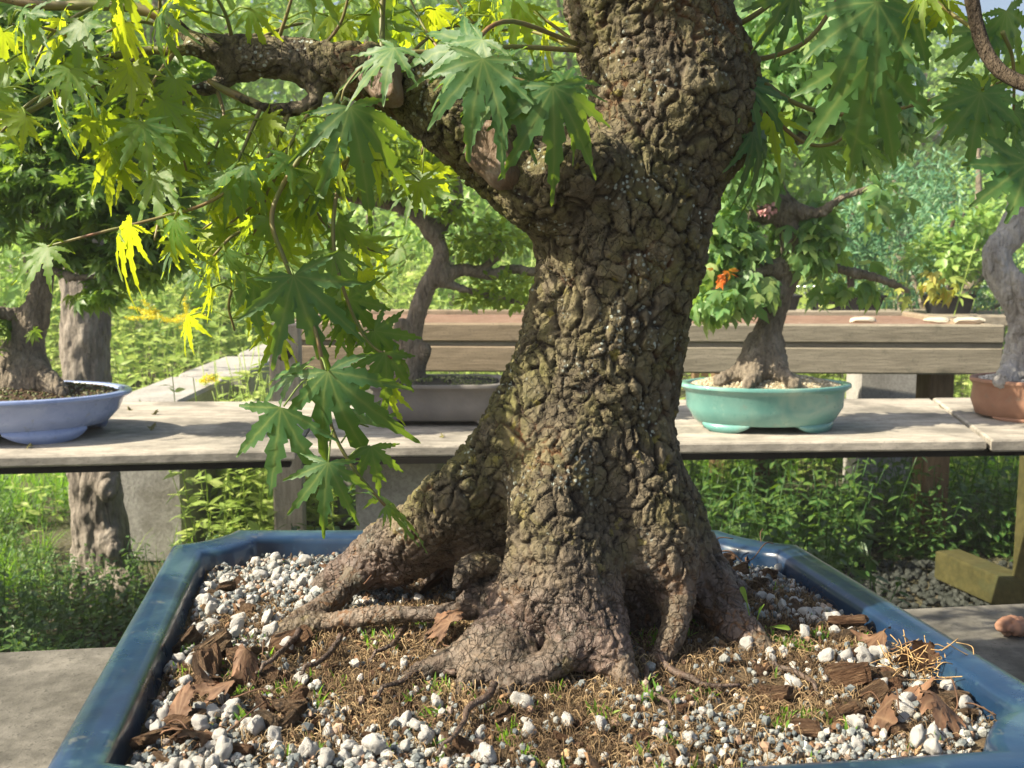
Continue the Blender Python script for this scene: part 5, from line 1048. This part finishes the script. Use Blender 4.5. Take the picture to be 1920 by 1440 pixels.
def goldenrods():
    for i, (px, py, Y, s, lab) in enumerate(((305, 585, 4.7, 1.0, 'tall goldenrod in full yellow bloom above the concrete ledge'), (390, 712, 4.2, .25, 'low yellow composite flower nearest the trough post'), (330, 470, 7.0, .6, 'distant goldenrod plume in the meadow left of the post'), (700, 470, 7.5, .5, 'distant goldenrod plume in the meadow right of the hanging leaves'))):
        p = at(px, py, Y); r = empty('goldenrod', (p[0], Y, 0), lab, 'flower')
        V, T_, Q, A = stalk('rod', 300 + i); g = Geo(); g.add(V * [1, 1, p[2]] + [p[0], Y, 0], (T_, Q), **A); child(g, 'stem', M['meadow'], r)
        n = int(1500 * min(1, s)); k = R.randint(0, 9, n); cen = np.stack([R.uniform(-.12, .12, 9), R.uniform(-.07, .07, 9), R.uniform(-.045, .055, 9)], -1) * s; t = R.rand(n) ; ax = nrm(np.stack([np.linspace(-1, 1, 9), R.uniform(-.4, .4, 9), R.uniform(-.3, .1, 9)], -1))
        P = p + cen[k] + ax[k] * (t[:, None] - .5) * .12 * s + R.normal(0, .006, (n, 3)) * [1, 1, .7]
        g = Geo(); scatter_leaves(g, [BLOB], P, .008, rdir(n), rdir(n) + [0, -.5, 1]); child(g, 'flower_head', M['yellow'], r)
goldenrods()

# ============================================================ FENCE, SHRUBS, TREES BEYOND
def fence():
    r = empty('wire_fence', (3.4, 8.5, 0), 'pale wire mesh fence at the far right beyond the benches', 'fence')
    g = Geo(); Y = 8.5; z1 = at(1850, 538, Y)[2]
    for k in range(150):
        x = 1.8 + k * .05
        for s in (1, -1): tube(g, [(x, Y, z1 - .35 - .0), (x + s * .35, Y, z1)], .0022, 3)
    child(g, 'mesh', M['metal'], r)
    g = Geo(); tube(g, [(1.6, Y, z1), (9.5, Y, z1)], .014, 6); child(g, 'rail', M['metal'], r)
    for x in (2.2, 4.7, 7.2): g = Geo(); tube(g, [(x, Y, 0), (x, Y, z1 + .05)], .022, 8); child(g, 'post', M['metal'], r)
fence()
def tree(name, label, cat, px, Y, top_py, w, mat, leaf=.09, n=5200, group=None, T=None, low=.2, trunkr=.09, lobes=9):
    base = at(px, 487, Y); H = at(px, top_py, Y)[2]; x = base[0]; r = empty(name, (x, Y, 0), label, cat, group)
    g = Geo(); P = smooth_path([(x, Y, -.05), (x + R.normal(0, .1), Y, H * .35), (x + R.normal(0, .2), Y, H * .8)], 5); tube(g, P, np.linspace(trunkr, trunkr * .3, len(P)), 9, .08); child(g, 'trunk', M['bark_grey'], r)
    B = []
    for k in range(lobes):
        z = H * (low + (1 - low) * (k + .5) / lobes); ww = w * math.sqrt(max(.12, 1 - ((z / H - .45) / .62) ** 2)); a = R.rand() * 6.28; q = R.uniform(.15, .75)
        for s in (0, math.pi): B.append((x + math.cos(a + s) * ww * q, Y + math.sin(a + s) * ww * q, z + R.normal(0, .1), ww * .55, ww * .55, H / lobes * 1.05))
    B = np.array(B)
    for b_ in B[::2]:
        g = Geo(); i = min(len(P) - 1, int(b_[2] / H * len(P) * .7)); tube(g, smooth_path([P[i], (P[i] + b_[:3]) / 2 + [0, 0, .1], b_[:3]], 3), np.linspace(trunkr * .35, .008, 7), 5); child(g, 'limb', M['bark_grey'], r)
    k = R.randint(len(B), size=n); d = rdir(n) * (R.rand(n, 1) ** .4); P = B[k, :3] + d * B[k, 3:6]; keep = vnoise(P * 2.2, 31) > -.28; P = P[keep]; d = d[keep]; n = len(P); P[:, 2] = np.maximum(P[:, 2], .05)
    g = Geo(); scatter_leaves(g, T or [BLOB, OVAL], P, leaf * R.uniform(.6, 1.3, n), d + R.normal(0, .6, (n, 3)) + [0, 0, -.3], R.normal(0, .6, (n, 3)) + [0, -.3, 1]); child(g, 'crown', mat, r)
wt, wp = M['wood_tree'], M['wood_tree2']
tree('juniper', 'blue green spreading juniper beyond the trough at right', 'shrub', 1790, 5.9, 300, .62, M['needle'], .05, 6500, T=[LANCE], low=.55, lobes=6)
tree('juniper', 'smaller blue green conifer left of the spreading juniper', 'shrub', 1690, 7.2, 260, .7, M['needle'], .07, 4000, T=[LANCE], low=.4, lobes=6)
tree('shrub', 'round yellowish shrub just behind the meadow at far left', 'shrub', 60, 9, 300, 1.3, wp, .09, 5500)
tree('shrub', 'mid green bush behind the goldenrod at left of centre', 'shrub', 420, 11, 280, 1.6, wp, .10, 6500, low=.05)
tree('shrub', 'light green bush behind the grey pot tree', 'shrub', 860, 11.5, 300, 1.5, wp, .10, 6000, low=.05)
tree('shrub', 'bright green bush beyond the fence at the right edge', 'shrub', 1900, 11, 330, 1.6, wp, .10, 6500, low=.05)
tree('shrub', 'broad green bush behind the turquoise pot tree', 'shrub', 1500, 12, 300, 1.6, wt, .10, 6500, low=.05)
for i, (px, Y, top, w, m) in enumerate(((-150, 14, -300, 3.0, wt), (300, 16, -350, 3.2, wt), (700, 15, -260, 2.8, wp), (1080, 17, -300, 3.2, wt), (1500, 18, -200, 2.6, wp), (1700, 22, 20, 2.6, wp), (2130, 17, -60, 2.8, wp), (1440, 14, -60, 1.8, wt), (1230, 13, -100, 1.8, wp))):
    tree('deciduous_tree', ['leafy tree at the far left behind everything', 'tall leafy tree above the goldenrod', 'pale leafy tree showing above the hanging maple leaves', 'tall leafy tree hidden mostly by the big trunk', 'pale leafy tree above the turquoise pot', 'short pale tree under the patch of open sky', 'pale leafy tree at the right edge beyond the fence', 'darker small tree just right of the big trunk', 'pale small tree straight behind the big trunk'][i], 'tree', px, Y, top, w, m, .15, 9000, 'trees beyond the meadow', low=.08, trunkr=.14, lobes=11)
g = Geo(); n = 36000; P = np.c_[R.uniform(-26, 26, n), R.uniform(24, 28, n), R.rand(n) ** .8]; P[:, 2] *= 9.0 - 4.2 * sstep(P[:, 0], 9, 12) + 1.5 * vnoise(np.c_[P[:, 0] * .5, P[:, 0] * 0, P[:, 0] * 0], 4); scatter_leaves(g, [BLOB], P, R.uniform(.25, .45, n), rdir(n), rdir(n) + [0, -.5, 1])
tag(g.build('woodland', wt), 'far line of mixed woodland closing the view', 'woodland', kind='stuff')
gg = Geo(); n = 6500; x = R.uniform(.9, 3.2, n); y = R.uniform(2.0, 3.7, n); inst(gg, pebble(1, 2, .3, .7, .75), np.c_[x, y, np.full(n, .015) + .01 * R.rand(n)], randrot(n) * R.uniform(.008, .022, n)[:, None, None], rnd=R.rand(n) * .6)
tag(gg.build('path_gravel', clay('shaded_path_gravel', (.02, .024, .02), (.045, .05, .042), (.03, .035, .02)), smooth=False), 'shaded dark gravel path beneath the benches at right', 'gravel', kind='stuff')  # shade over this gravel is put into its very dark colour
for m in bpy.data.meshes:
    if m.users == 0: bpy.data.meshes.remove(m)

def haze():  # volume added to lift the background, standing in for lens glare
    g = Geo(); box(g, (0, 14, 4.5), (90, 44, 11)); b = NB('glare_haze'); b.N.remove(b.p)
    v = b.n('ShaderNodeVolumePrincipled'); v.inputs['Color'].default_value = (.95, .97, 1, 1); v.inputs['Density'].default_value = .0035; b.L.new(v.outputs[0], b.out.inputs['Volume'])
    tag(g.build('haze', b.m, smooth=False), 'thin haze added to brighten the view towards the far trees like lens glare', 'haze', kind='stuff')
haze()
